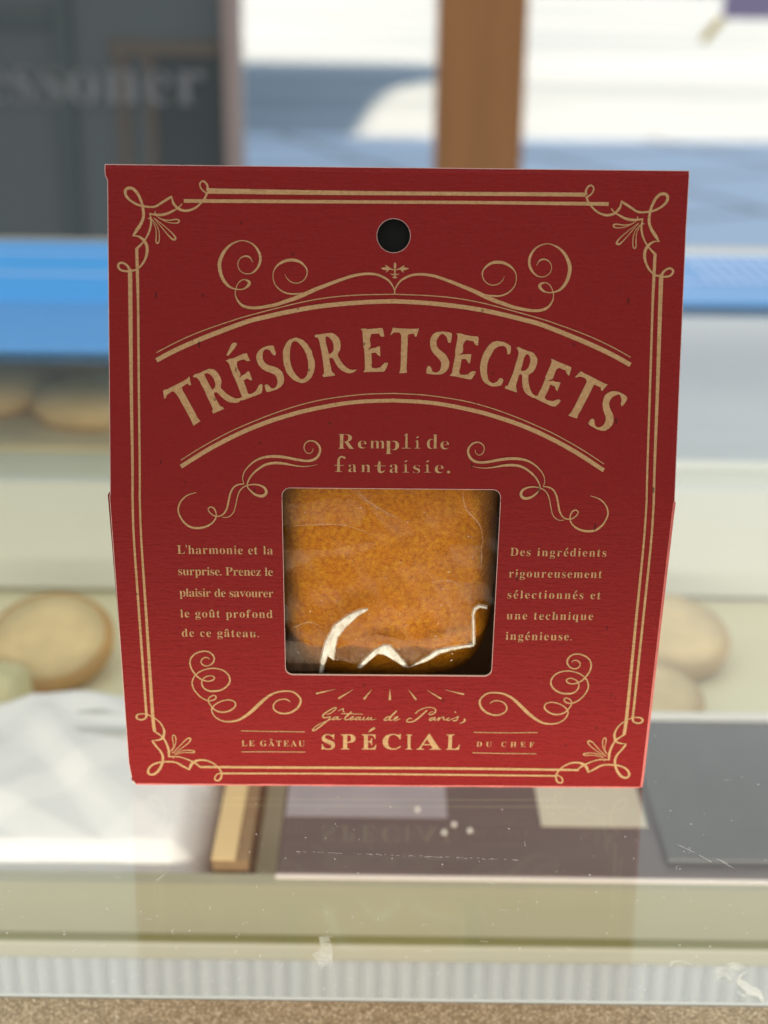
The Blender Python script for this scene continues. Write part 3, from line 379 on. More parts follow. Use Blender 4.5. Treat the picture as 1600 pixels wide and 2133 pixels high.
def mat_glass():
    """single sheet of plate glass: symmetric Schlick reflectance doubled for its two faces"""
    t = NT('counter_glass')
    g = t.n('ShaderNodeNewGeometry')
    d = t.n('ShaderNodeVectorMath', {0: g.outputs['Normal'], 1: g.outputs['Incoming']}, operation='DOT_PRODUCT').outputs['Value']
    c = t.math('SUBTRACT', 1.0, t.math('ABSOLUTE', d))
    F = t.math('ADD', 0.04, t.math('MULTIPLY', 0.96, t.math('POWER', c, 5.0)))
    F2 = t.math('MULTIPLY', F, 1.5)
    tr = t.n('ShaderNodeBsdfTransparent', {'Color': (0.93, 0.95, 0.92, 1)}).outputs[0]
    gl = t.n('ShaderNodeBsdfGlossy', {'Color': (1, 1, 1, 1), 'Roughness': 0.09}).outputs[0]
    film = t.ramp(t.noise(t.coord((1, 1.6, 1)), 28.0, 5.0, 0.65), [(0.35, 0.012), (0.75, 0.05)])
    dif = t.n('ShaderNodeBsdfDiffuse', {'Color': (0.8, 0.8, 0.78, 1)}).outputs[0]
    a = t.n('ShaderNodeMixShader', {0: film, 1: tr, 2: dif}).outputs[0]
    return t.done(t.n('ShaderNodeMixShader', {0: F2, 1: a, 2: gl}).outputs[0])
M['glass'] = mat_glass()

def mat_speckle():
    t = NT('bronze_speckle_metal')
    vo = t.n('ShaderNodeTexVoronoi', {'Vector': t.coord(), 'Scale': 3600.0})
    rgb = t.n('ShaderNodeSeparateColor', {'Color': vo.outputs['Color']})
    c = t.ramp(rgb.outputs[0], [(0.0, (0.21, 0.145, 0.072)), (0.6, (0.43, 0.32, 0.175)), (0.86, (0.66, 0.52, 0.31)), (1.0, (0.98, 0.82, 0.58))])
    return t.done(t.pbr(c, 0.38, 0.5, 0.15, t.bump(rgb.outputs[1], 0.5, 0.0002)))
M['speckle'] = mat_speckle()
M['glass_edge'] = plain('glass_edge', (0.78, 0.82, 0.74), 0.3, 0.05, 40)
M['fascia'] = plain('olive_enamel', (0.33, 0.325, 0.235), 0.35, 0.10, 12, stretch=(1, 1, 8))
M['groove'] = plain('groove_shadow_paint', (0.16, 0.16, 0.06), 0.6, 0.1, 20)
M['rail'] = plain('pale_olive_rail', (0.46, 0.45, 0.37), 0.3, 0.06, 20)
M['rib'] = plain('ribbed_pale_plastic', (0.55, 0.58, 0.62), 0.35, 0.05, 20)
M['shelf'] = plain('cream_shelf', (0.80, 0.74, 0.50), 0.4, 0.10, 9)
M['riser'] = plain('white_riser', (0.80, 0.82, 0.76), 0.4, 0.04, 9)
M['tier'] = plain('pale_olive_tier', (0.76, 0.76, 0.58), 0.4, 0.10, 9)
M['backpane'] = plain('grey_back_pane', (0.58, 0.56, 0.48), 0.4, 0.10, 7, stretch=(1, 1, 4))
M['blue'] = plain('blue_plastic', (0.08, 0.42, 0.98), 0.3, 0.12, 8, stretch=(0.4, 3, 1))
def mat_blue_soft():
    t = NT('light_blue_plastic'); f = t.noise(t.coord((0.4, 3, 1)), 8.0, 3.0)
    d = t.pbr(t.mix(f, (0.11, 0.44, 0.95), (0.26, 0.60, 1.0)), 0.3, 0.5)
    tr = t.n('ShaderNodeBsdfTransparent', {'Color': (0.75, 0.88, 1.0, 1)}).outputs[0]
    return t.done(t.n('ShaderNodeMixShader', {0: 0.68, 1: tr, 2: d}).outputs[0])
M['blue_soft'] = mat_blue_soft()
M['blue_pale'] = plain('pale_blue_line', (0.42, 0.62, 0.95), 0.3, 0.05, 20)
M['darkbox'] = plain('dark_cocoa_card', (0.085, 0.062, 0.058), 0.35, 0.25, 30, stretch=(1, 4, 1), spec=0.6)
M['lid'] = plain('clear_grey_lid', (0.055, 0.052, 0.049), 0.3, 0.35, 55, stretch=(2, 0.6, 1), spec=0.6)
M['pale_paper'] = plain('pale_lilac_paper', (0.72, 0.66, 0.66), 0.5, 0.06, 60)
M['white_paper'] = plain('white_paper', (0.88, 0.87, 0.88), 0.6, 0.04, 40)
M['grey_print'] = plain('faded_grey_print', (0.55, 0.56, 0.54), 0.7, 0.1, 200)
M['kraft_light'] = plain('light_kraft', (0.72, 0.53, 0.27), 0.6, 0.06, 40)
M['kraft_dark'] = plain('brown_kraft', (0.26, 0.17, 0.085), 0.6, 0.1, 40)
M['bake'] = plain('golden_bake', (0.56, 0.39, 0.17), 0.55, 0.25, 60)
M['bake_pale'] = plain('pale_bake', (0.72, 0.55, 0.28), 0.55, 0.32, 60)
M['bake_rim'] = plain('brown_bake_rim', (0.50, 0.28, 0.075), 0.5, 0.2, 60)
M['cookie'] = plain('brown_cookie', (0.72, 0.52, 0.25), 0.7, 0.3, 35)
M['tray'] = plain('brown_tray', (0.74, 0.60, 0.34), 0.6, 0.2, 14)
M['grey_tray'] = plain('blue_grey_tray', (0.42, 0.455, 0.47), 0.35, 0.2, 9, stretch=(1, 3, 1))
M['cream_card'] = plain('cream_card', (0.60, 0.55, 0.44), 0.5, 0.08, 60)
M['lilac_card'] = plain('lilac_grey_card', (0.34, 0.31, 0.34), 0.5, 0.15, 60)
M['glint'] = plain('highlight_bead', (0.9, 0.86, 0.80), 0.2, 0.05, 60)
M['orange'] = plain('orange_ribbon', (0.82, 0.45, 0.10), 0.4, 0.1, 60)
M['lime'] = plain('lime_wrapper', (0.66, 0.60, 0.34), 0.4, 0.15, 30)
M['post'] = plain('varnished_post', (0.36, 0.165, 0.055), 0.4, 0.22, 7, stretch=(5, 5, 0.35))
M['jamb'] = plain('pinkish_jamb', (0.34, 0.27, 0.245), 0.5, 0.08, 6, stretch=(3, 3, 0.3))
M['door_pane'] = plain('smoked_pane', (0.098, 0.122, 0.128), 0.30, 0.32, 2.2, stretch=(1.2, 1, 0.5))
M['door_dark'] = plain('dark_reflection', (0.055, 0.072, 0.076), 0.3, 0.15, 3)
M['door_bar'] = plain('dark_green_bar', (0.075, 0.100, 0.100), 0.4, 0.1, 8)
M['door_brown'] = plain('brown_frame_reflection', (0.125, 0.112, 0.092), 0.5, 0.15, 6)
M['letter'] = plain('frosted_letter', (0.215, 0.23, 0.235), 0.6, 0.3, 12)
M['purple'] = plain('purple_banner', (0.27, 0.24, 0.40), 0.6, 0.08, 10)
M['yellow'] = plain('yellow_tassel', (0.55, 0.45, 0.10), 0.6, 0.1, 30)
M['white_metal'] = plain('white_painted_metal', (0.78, 0.78, 0.76), 0.4, 0.04, 9)

def mat_paving():
    t = NT('skylight_blue_paving'); v = t.coord((1, 1, 1))  # blue of the open sky's light is put into these base colours
    br = t.n('ShaderNodeTexBrick', {'Vector': t.coord((1, 1, 1), (0, 0, R(-24))), 'Color1': (0.27, 0.41, 0.62, 1), 'Color2': (0.30, 0.45, 0.67, 1), 'Mortar': (0.10, 0.15, 0.22, 1),
                                    'Scale': 1.0, 'Mortar Size': 0.06, 'Brick Width': 1.3, 'Row Height': 1.3}, offset=0.0)
    f = t.noise(v, 0.9, 4.0)
    c = t.mix(t.math('MULTIPLY', f, 0.35), br.outputs['Color'], (0.23, 0.35, 0.52))
    return t.done(t.pbr(c, 0.55, 0.4))
M['paving'] = mat_paving()

def mat_road():
    t = NT('skylight_blue_road'); f = t.noise(t.coord((0.10, 0.65, 1)), 1.0, 5.0, 0.6); g = t.noise(t.coord(), 7.0, 4.0)
    c = t.ramp(f, [(0.36, (0.145, 0.22, 0.31)), (0.60, (0.235, 0.33, 0.45))])  # bluish skylight tint mixed into the road's base colour
    c = t.mix(t.math('MULTIPLY', g, 0.3), c, (0.18, 0.26, 0.37))
    return t.done(t.pbr(c, 0.8, 0.2))
M['road'] = mat_road()

# ---------------------------------------------------------------- street outside
GZ = -1.10
def sheet(name, x0, x1, y0, y1, z, mat):
    return tag(mesh_obj(name, [(x0, y0, z), (x1, y0, z), (x1, y1, z), (x0, y1, z)], [(0, 1, 2, 3)], mat), kind='structure')
sheet('pavement', -40, 40, 1.2, 11.35, GZ, M['paving'])
sheet('road', -60, 60, 11.35, 140, GZ - 0.12, M['road'])
k = box('kerb', (-40, 40, 11.35, 11.50, GZ - 0.2, GZ + 0.002), M['paving']); tag(k, kind='structure')

# unseen plate added above the road; its outline shapes the shade patch there
def prism(name, pts, z0, z1, mat, parent=None):
    n = len(pts)
    vs = [(x, y, z0) for x, y in pts] + [(x, y, z1) for x, y in pts]
    fs = [tuple(range(n))[::-1], tuple(range(n, 2 * n))] + [(i, (i + 1) % n, n + (i + 1) % n, n + i) for i in range(n)]
    return mesh_obj(name, vs, fs, mat, parent)
aw = thing('shade_plate', 'unseen white plate with a rounded end, added to shade the road', 'shade_caster', (-2, 15, 2.2))
prism('shade_outline', [(x + 2, y - 15) for x, y in [(-7, 11.2), (-0.30, 11.2), (-0.27, 12.74), (-0.22, 13.8), (-0.17, 15.0), (-0.06, 16.5), (0.16, 17.7), (0.56, 18.6), (1.1, 19.2), (1.1, 21.6), (-7, 21.6)]], 0, 0.06, M['white_metal'], aw)
for px in (-6.5,):
    box('post', (px + 2 - 0.05, px + 2 + 0.05, 2.0, 2.1, GZ - 2.2 - 0.12, 0), M['white_metal'], aw)

# shop front: smoked door with frosted letters, jamb, timber post, banner
FY = 2.5
door = thing('glass_door', 'dark smoked glass door with pale letters and a pinkish jamb', 'door', (-0.62, FY, GZ))
Zb, Zt = 0.03, 2.6
box('pane', (-0.62, 0.345, 0.0, 0.02, Zb, Zt), M['door_pane'], door)
box('jamb', (0.347, 0.372, -0.03, 0.05, Zb - 0.03, Zt), M['jamb'], door)
box('mullion', (0.065, 0.092, -0.008, -0.001, Zb, Zt), M['door_bar'], door)
box('glazing_bar', (-0.62, 0.063, -0.008, -0.001, 1.172, 1.192), M['door_bar'], door)
box('rail_reflection', (0.155, 0.340, -0.007, -0.001, 1.126, 1.150), M['door_brown'], door)  # brown frame reflected in the glass, laid on as solid strips
box('dark_reflection', (0.232, 0.344, -0.004, -0.001, Zb, 1.125), M['door_dark'], door)  # dark reflection laid over the pane as a thin dark sheet
box('stile_reflection', (0.165, 0.185, -0.0065, -0.001, Zb, 1.125), M['door_brown'], door)
box('stile_reflection', (0.213, 0.230, -0.0065, -0.001, Zb, 1.125), M['door_brown'], door)
POST = thing('timber_post', 'varnished brown timber post standing behind the counter', 'post', (0.151, FY, GZ))
box('shaft', (-0.073, 0.071, -0.05, 0.09, 0, 2.7), M['post'], POST, bevel=0.004)
box('base_plate', (-0.10, 0.10, -0.08, 0.12, 0, 0.012), M['door_bar'], POST)
ban = thing('hanging_banner', 'purple hanging banner with a yellow tassel at its corner', 'banner', (0.528, 2.42, 0.098))

# ---------------------------------------------------------------- glass display counter
case = thing('display_counter', 'glass topped display counter with a bronze speckled front rail', 'counter', (0, 0.2163, 0))
CY = 0.2163
def cbox(name, x0, x1, y0, y1, z0, z1, mat, bevel=0.0):
    return box(name, (x0, x1, y0 - CY, y1 - CY, z0, z1), mat, case, bevel)
XW = 0.75
mesh_obj('glass_top', [(-XW, 0.0006, 0), (XW, 0.0006, 0), (XW, 0.97 - CY, 0), (-XW, 0.97 - CY, 0)], [(0, 1, 2, 3)], M['glass'], case)
cbox('front_rail', -XW, XW, 0.15, CY - 0.0004, -0.03, 0.0006, M['speckle'], 0.0008)
cbox('glass_edge', -XW, XW, CY - 0.0003, CY + 0.0004, -0.006, 0.0004, M['glass_edge'])
cbox('front_pane', -XW, XW, 0.19, 0.194, -0.5, -0.03, M['fascia'])
cbox('back_pane', -XW, XW, 0.972, 0.98, -0.40, 0.0, M['backpane'])
cbox('shelf_board', -XW, XW, 0.376, 0.970, -0.110, -0.1005, M['shelf'])
cbox('shelf_fascia', -XW, XW, 0.370, 0.3755, -0.1030, -0.0845, M['fascia'])
cbox('groove_shade_strip', -XW, XW, 0.3692, 0.3757, -0.1056, -0.1031, M['groove'])  # solid dark strip; the groove's shade is put into its colour
cbox('shelf_trim', -XW, XW, 0.3690, 0.3757, -0.1125, -0.1057, M['rail'], 0.0012)
# ribbed panel under the shelf front
vs, fs = [], []
N = 1500; pitch = 0.0058
for i in range(N + 1):
    x = -0.25 + 0.5 * i / N
    d = 0.0026 * (abs(math.sin(PI * x / pitch)))
    for z in (-0.20, -0.1126):
        vs.append((x, 0.3775 - CY - d, z))
for i in range(N): fs.append((2 * i, 2 * i + 2, 2 * i + 3, 2 * i + 1))
mesh_obj('ribbed_panel', vs, fs, M['rib'], case, True)
cbox('back_riser', -XW, XW, 0.620, 0.626, -0.0985, -0.045, M['riser'])
cbox('back_tier', -XW, XW, 0.6265, 0.969, -0.050, -0.046, M['tier'])

tl = thing('wooden_tray', 'flat brown tray under the cookies on the upper tier', 'tray', (-0.25, 0.80, -0.0458))
box('board', (-0.15, 0.165, -0.135, 0.155, 0, 0.002), M['tray'], tl, 0.0005)
gt = thing('grey_tray', 'flat blue grey tray on the upper tier, right of the red box', 'tray', (0.34, 0.80, -0.0458))
box('board', (-0.215, 0.25, -0.150, 0.155, 0, 0.002), M['grey_tray'], gt, 0.0005)
box('rim', (-0.215, 0.25, -0.153, -0.1502, 0, 0.005), M['riser'], gt, 0.0005)
blue = thing('blue_rail', 'long bright blue plastic rail along the back edge of the glass', 'rail', (0, 0.85, 0.0005))
box('strip', (-0.75, 0.0, -0.075, 0.095, 0, 0.004), M['blue'], blue, 0.0015)
box('strip', (0.0002, 0.75, -0.062, 0.076, 0, 0.004), M['blue_soft'], blue, 0.0015)
box('apron', (-0.75, -0.02, -0.178, -0.0755, 0, 0.003), M['blue_soft'], blue, 0.001)
box('pale_line', (-0.75, 0.75, 0.052, 0.058, 0.0041, 0.0046), M['blue_pale'], blue)
box('pale_line', (-0.75, 0.75, -0.012, -0.007, 0.0041, 0.0046), M['blue_pale'], blue)

bm = bmesh.new()
for i in range(26): bx(bm, 0.19 + 0.0078 * i, 0.1925 + 0.0078 * i, -0.006, 0.051, 0.0041, 0.0047)
bm_obj('ribbing', bm, M['blue_pale'], blue)
# ---------------------------------------------------------------- things inside the counter
def blob_bag(name, label, x0, x1, y0, y1, z0, z1, mat, seed, amp=0.006, parent=None, cat='bag'):
    rnd = random.Random(seed); n, m = 46, 46
    ph = [(rnd.uniform(-1, 1), rnd.uniform(-1, 1), rnd.uniform(0, 6.28), rnd.uniform(0.5, 1.0)) for _ in range(9)]
    def h(u, v):
        e = min(1, min(u, 1 - u) * 7) * min(1, min(v, 1 - v) * 7)
        s = 0
        for a, b, p, w in ph:
            s += w * abs(math.sin((a * u + b * v) * 7 + p))
        return (z1 - z0) * e ** 0.5 * (0.9 + 0.1 * math.sin(3 * u)) + amp * e * (s / 4.0 - 1)
    o = thing(name, label, cat, ((x0 + x1) / 2, (y0 + y1) / 2, z0))
    vs = [(x0 + (x1 - x0) * i / n - (x0 + x1) / 2, y0 + (y1 - y0) * j / m - (y0 + y1) / 2, max(0.0002, h(i / n, j / m))) for j in range(m + 1) for i in range(n + 1)]
    fs = [(j * (n + 1) + i, j * (n + 1) + i + 1, (j + 1) * (n + 1) + i + 1, (j + 1) * (n + 1) + i) for j in range(m) for i in range(n)]
    mesh_obj('sheet', vs, fs, mat, o, True)
    return o
SZ = -0.1003
def crumpled(name, label, x0, x1, y0, y1, z0, z1, mat, seed, cat='bag'):
    o = thing(name, label, cat, ((x0 + x1) / 2, (y0 + y1) / 2, z0))
    rnd = random.Random(seed); n = 70; w, d = x1 - x0, y1 - y0; vs = []; fs = []
    folds = [(rnd.uniform(0, PI), rnd.uniform(0, 1), rnd.uniform(0.018, 0.040), rnd.uniform(0.0022, 0.0045)) for _ in range(6)]
    def tri(t): t = t % 1.0; return t / 0.22 if t < 0.22 else (1 - t) / 0.78
    for j in range(n + 1):
        for i in range(n + 1):
            px, py = -w / 2 + w * i / n, -d / 2 + d * j / n
            e = min(1, min(i, n - i) / n * 9) * min(1, min(j, n - j) / n * 9)
            z = (z1 - z0) * 0.62 + 0.0035 * math.sin(38 * px + 1) * math.sin(30 * py)
            for a_, ph, per, am in folds: z += am * 0.6 * tri((px * math.cos(a_) + py * math.sin(a_)) / per * 0.55 + ph)
            vs.append((px, py, 0.0003 + max(0, z) * e ** 0.6))
    for j in range(n):
        for i in range(n):
            p_ = j * (n + 1) + i; fs.append((p_, p_ + 1, p_ + n + 2, p_ + n + 1))
    mesh_obj('sheet', vs, fs, mat, o, True)
    return o
SZ = -0.1003
bag = crumpled('paper_bag', 'crumpled white paper bag lying on the shelf under the glass', -0.165, -0.054, 0.3775, 0.492, SZ, -0.0795, M['white_paper'], 4)
for q, (w, yy) in enumerate(((0.020, 0.030), (0.022, 0.016))):
    box('faded_print', (-0.002, w, yy, yy + 0.0035, 0.0212, 0.0216), M['grey_print'], bag)

kb = thing('kraft_carton', 'narrow light kraft carton beside the crumpled white bag', 'carton', (-0.047, 0.44, SZ))
box('lid', (-0.0052, 0.0022, -0.0615, 0.06, 0.0185, 0.0192), M['kraft_light'], kb)
box('body', (-0.005, 0.0062, -0.0612, 0.0598, 0, 0.0184), M['kraft_dark'], kb)

tray = thing('cocoa_box', 'long dark cocoa box with a grey clear lid on the shelf', 'box', (0.085, 0.42, SZ))
box('body', (-0.117, 0.20, -0.046, 0.047, 0, 0.0175), M['darkbox'], tray, 0.001)
box('lid', (0.0045, 0.201, -0.040, 0.048, 0.0177, 0.0200), M['lid'], tray, 0.0008)
box('paper_band', (-0.117, 0.075, -0.0468, -0.0462, -0.0002, 0.0170), M['pale_paper'], tray)
box('sticker', (-0.0325, 0.002, -0.019, 0.012, 0.01755, 0.0179), M['cream_card'], tray)
box('sticker', (-0.116, -0.063, -0.015, 0.012, 0.01755, 0.0179), M['lilac_card'], tray)
for px_, py_, pl in ((0.0123, 0.4085, 'pale bead standing in for a glint, furthest back on the cocoa box'), (0.0206, 0.3953, 'pale bead standing in for a glint, nearest the shelf edge on the cocoa box'), (0.0240, 0.4000, 'pale bead standing in for a glint, in the middle of the cluster on the cocoa box'), (0.0290, 0.3965, 'pale bead standing in for a glint, at the right of the cluster on the cocoa box')):
    bm = bmesh.new(); bmesh.ops.create_icosphere(bm, subdivisions=3, radius=0.0008)  # small pale beads added in place of blurred specular glints
    o = bm_obj('highlight_bead', bm, M['glint'], None, True); o.location = (px_, py_, SZ + 0.0177 + 0.0008); tag(o, pl, 'glint', 'glint beads on the cocoa box')
box('rim', (-0.117, 0.201, 0.0481, 0.0505, 0, 0.022), M['white_metal'], tray)

def tart(name, label, x, y, z, r, tilt, mats, h=0.010):
    o = thing(name, label, 'pastry', (x, y, z), 0, 'round pastries under the glass')
    bm = bmesh.new(); lathe(bm, [(r * 0.80, 0), (r * 0.97, h * 0.3), (r, h * 0.75), (r * 0.94, h), (r * 0.86, h * 0.95)], 56)
    a = bm_obj('crust', bm, mats[0], o, True)
    bm = bmesh.new(); lathe(bm, [(r * 0.86, h * 0.7), (r * 0.855, h * 1.02), (r * 0.5, h * 1.12), (r * 0.1, h * 1.14)], 56)
    b = bm_obj('filling', bm, mats[1], o, True)
    o.rotation_euler = (tilt, 0, 0)
    return o
t1 = tart('round_tart', 'round golden tart tied with an orange ribbon, left of the red box', -0.139, 0.545, SZ + 0.006, 0.027, R(22), (M['bake_rim'], M['bake_pale']))
rb = bmesh.new()
bx(rb, -0.0022, 0.0022, -0.060, -0.024, 0.004, 0.0055); bm_obj('ribbon', rb, M['orange'], t1)
tart('round_tart', 'pale round tart on the cream shelf, right of the red box', 0.122, 0.560, SZ + 0.004, 0.027, R(14), (M['bake'], M['bake_pale']))
tart('round_tart', 'flat round tart in front of the pale tart, beside the cocoa box', 0.104, 0.508, SZ + 0.001, 0.024, R(6), (M['bake'], M['bake_pale']))
lm = blob_bag('lime_packet', 'small lime green wrapped packet behind the crumpled white bag', -0.185, -0.140, 0.497, 0.527, SZ, -0.088, M['lime'], 9, 0.004, cat='packet')
cpos = [(-0.218, 0.745, 0.042), (-0.150, 0.722, 0.034), (-0.262, 0.835, 0.042), (-0.185, 0.815, 0.040), (-0.128, 0.800, 0.032)]
clab = ['brown cookie at the back of the upper tier, nearest the left end', 'small brown cookie on the upper tier nearest the red box', 'large brown cookie at the outer back corner of the upper tier',
        'brown cookie against the grey back pane of the counter', 'small brown cookie behind the others, close to the red box']
for (x, y, r), lb in zip(cpos, clab):
    bm = bmesh.new(); lathe(bm, [(r * 0.9, 0), (r, 0.004), (r * 0.96, 0.011), (r * 0.6, 0.016), (r * 0.15, 0.018)], 40)
    o = bm_obj('cookie', bm, M['cookie'], None, True); o.location = (x, y, -0.0435); tag(o, lb, 'cookie', 'brown cookies on the upper tier')

# ---------------------------------------------------------------- the red cake box
ROOT = (0.00152857, 0.29060254, 0.0); YAW = R(0.6393)
cb = thing('cake_box', 'red gabled cake box with tan print and a square window', 'cake box', ROOT, YAW)
TOTAL = 0.14234
PROF = [(0.0, 0.0), (-0.0060, 0.0737), (0.00890, 0.13938), (0.00955, 0.14040)]
SEG = []
acc = 0.0
for a, b in zip(PROF, PROF[1:]):
    L = math.hypot(b[0] - a[0], b[1] - a[1]); SEG.append((acc, L, a, ((b[0] - a[0]) / L, (b[1] - a[1]) / L))); acc += L
CREASE = SEG[1][0]; TOPFOLD = SEG[2][0]
def f3(u, s, off=0.0):
    """point of the front panel: u along the width, s up the card (both mm), off metres in front of it"""
    s = s * 1e-3
    i = 0 if s <= SEG[1][0] else (1 if s <= SEG[2][0] else 2)
    s0, L, a, t = SEG[i]
    n = (-t[1], t[0])
    d = s - s0
    return (u * 1e-3, a[0] + t[0] * d + n[0] * off, a[1] + t[1] * d + n[1] * off)

def rrect(u0, u1, s0, s1, r, n=7):
    pts = []
    for cx, cy, a0 in ((u1 - r, s1 - r, 0), (u0 + r, s1 - r, 90), (u0 + r, s0 + r, 180), (u1 - r, s0 + r, 270)):
        for k in range(n + 1):
            a = R(a0 + 90 * k / n); pts.append((cx + r * math.cos(a), cy + r * math.sin(a)))
    return pts

def jitter_edge(pts, seed, amp):
    rnd = random.Random(seed)
    return [(x + rnd.uniform(-amp, amp), y + rnd.uniform(-amp, amp)) for x, y in pts]

def clip(poly, s_lim, keep_above):
    out = []
    for (x0, y0), (x1, y1) in zip(poly, poly[1:] + poly[:1]):
        i0 = (y0 >= s_lim) == keep_above; i1 = (y1 >= s_lim) == keep_above
        if i0: out.append((x0, y0))
        if i0 != i1:
            k = (s_lim - y0) / (y1 - y0); out.append((x0 + (x1 - x0) * k, s_lim))
    return out

wu0, wu1, ws0, ws1 = ART['win']
WIN = rrect(wu0, wu1, ws0, ws1, 1.7)
hu, hs, hr = ART['hole']
HOLE = [(hu + hr * math.cos(2 * PI * k / 40), hs + hr * math.sin(2 * PI * k / 40)) for k in range(40)]
OUT = [(-59.25, TOTAL * 1e3), (-59.30, 141.4), (-59.2, 140.0), (-58.75, 139.1), (-59.0, 110), (-59.3, 74.6), (-59.45, 73.9), (-59.6, 40), (-59.8, 6.0), (-59.4, 2.0), (-58.4, 0.0),
       (59.0, 0.0), (59.45, 0.6), (59.6, 4.0), (59.7, 40), (59.85, 73.9), (59.9, 100), (60.0, 130), (60.2, 140), (60.25, TOTAL * 1e3)]
cr = CREASE * 1e3; tf = TOPFOLD * 1e3

def panel_regions():
    """split the card along its creases so every region is flat"""
    lo = clip(OUT, cr, False); mid_ = clip(clip(OUT, cr, True), tf, False); top = clip(OUT, tf, True)
    wl = sorted([p for p in clip(WIN, cr, False)], key=lambda p: 0)
    return lo, mid_, top
def tess(loops):
    flat = [p for l in loops for p in l]
    tris = tessellate_polygon([[Vector((x, y, 0)) for x, y in l] for l in loops])
    return flat, tris

def build_panel(name, thick, mats, parent):
    bm = bmesh.new(); cache = {}
    def V(p):
        k = (round(p[0], 3), round(p[1], 3))
        if k not in cache: cache[k] = bm.verts.new(f3(p[0], p[1]))
        return cache[k]
    lo, mi, top = panel_regions()
    eps = 1e-6
    # grid of cells cut by the outline, the window and the hole
    def region(outline, s_a, s_b, holes):
        verts = []; edges = []
        def add_loop(l):
            b = len(verts); verts.extend(Vector(p) for p in l)
            edges.extend((b + i, b + (i + 1) % len(l)) for i in range(len(l)))
        add_loop(outline)
        for h in holes: add_loop(h)
        for i in range(1, 24):
            for j in range(1, 12):
                u = -58 + 116 * i / 24; s = s_a + (s_b - s_a) * j / 12
                if inside((u, s), outline): verts.append(Vector((u, s)))
        v, e, f, *_ = delaunay_2d_cdt(verts, edges, [], 0, 1e-5)
        for t in f:
            c = (sum(v[i][0] for i in t) / len(t), sum(v[i][1] for i in t) / len(t))
            if not inside(c, outline) or inside(c, WIN) or inside(c, HOLE): continue
            vv = [V(v[i]) for i in t]
            if len(set(vv)) == len(vv):
                try: bm.faces.new(vv)
                except ValueError: pass
    region(lo, 0, cr, [clip(WIN, cr, False)])
    region(mi, cr, tf, [clip(WIN, cr, True), HOLE])
    region(top, tf, TOTAL * 1e3, [])
    bmesh.ops.recalc_face_normals(bm, faces=bm.faces)
    s = sum(f.normal.y for f in bm.faces)
    if s > 0: bmesh.ops.reverse_faces(bm, faces=bm.faces)
    o = bm_obj(name, bm, mats, parent)
    md = o.modifiers.new('card', 'SOLIDIFY'); md.thickness = thick; md.offset = -1.0
    md.material_offset = 1; md.material_offset_rim = 2
    return o

def inside(p, poly):
    x, y = p; c = False; n = len(poly)
    for i in range(n):
        x0, y0 = poly[i]; x1, y1 = poly[(i + 1) % n]
        if (y0 > y) != (y1 > y) and x < (x1 - x0) * (y - y0) / (y1 - y0) + x0: c = not c
    return c

build_panel('front_panel', 0.00042, [M['red'], M['inside'], M['card_edge']], cb)

# back of the box: mirrored leaning back panel, gusset sides, floor, dark plate behind the hole
DEPTH = 0.046
def quad(name, pts, mat, parent, thick=0.0004):
    o = mesh_obj(name, pts, [tuple(range(len(pts)))], mat, parent)
    md = o.modifiers.new('card', 'SOLIDIFY'); md.thickness = thick; md.offset = -1
    return o
hw = 0.0592; ycr, zcr = PROF[1]
topy, topz = 0.0098, 0.1398
bp = mesh_obj('back_panel', [(-hw, DEPTH, 0.0003), (hw, DEPTH, 0.0003), (hw, DEPTH + 0.004, zcr), (-hw, DEPTH + 0.004, zcr), (hw + 0.0012, topy + 0.0016, topz - 0.012), (-hw, topy + 0.0016, topz - 0.012), (hw + 0.0010, topy + 0.0011, topz), (-hw + 0.0002, topy + 0.0011, topz)],
         [(0, 3, 2, 1), (3, 5, 4, 2), (5, 7, 6, 4)], [M['kraft']], cb)
md = bp.modifiers.new('card', 'SOLIDIFY'); md.thickness = 0.0004; md.offset = -1
for sgn, spl in ((-1, 0.0001), (1, 0.0012)):
    x0 = sgn * (hw + 0.0002)
    pts = [(x0, 0.0010, 0.0004), (x0 + sgn * spl, 0.012, 0.0004), (x0, DEPTH - 0.001, 0.0004), (x0, DEPTH + 0.002, zcr), (x0 + sgn * spl * 0.6, 0.010, zcr - 0.001), (x0 + sgn * 0.0004, ycr + 0.0012, zcr)]
    o = mesh_obj('side_panel', pts, [(0, 1, 4, 5), (1, 2, 3, 4)], M['red'], cb)
    md = o.modifiers.new('card', 'SOLIDIFY'); md.thickness = 0.0004; md.offset = 0
    # gusset folded in towards the gable
    pts = [(x0, ycr + 0.0012, zcr + 0.0002), (x0, DEPTH + 0.001, zcr + 0.0002), (x0 - sgn * 0.018, 0.5 * (ycr + DEPTH), zcr + 0.030)]
    mesh_obj('gusset', pts, [(0, 1, 2)], M['kraft'], cb)
quad('bottom_panel', [(-hw, 0.0008, 0.0003), (hw, 0.0008, 0.0003), (hw, DEPTH - 0.0005, 0.0003), (-hw, DEPTH - 0.0005, 0.0003)], M['kraft'], cb)
t_ = SEG[1][3]
def behind(u, s, d): return f3(u, s, -d)
mesh_obj('dark_plate', [behind(-14, 119, 0.0016), behind(14, 119, 0.0016), behind(14, 138.5, 0.0012), behind(-14, 138.5, 0.0012)], [(0, 1, 2, 3)], M['black_card'], cb)

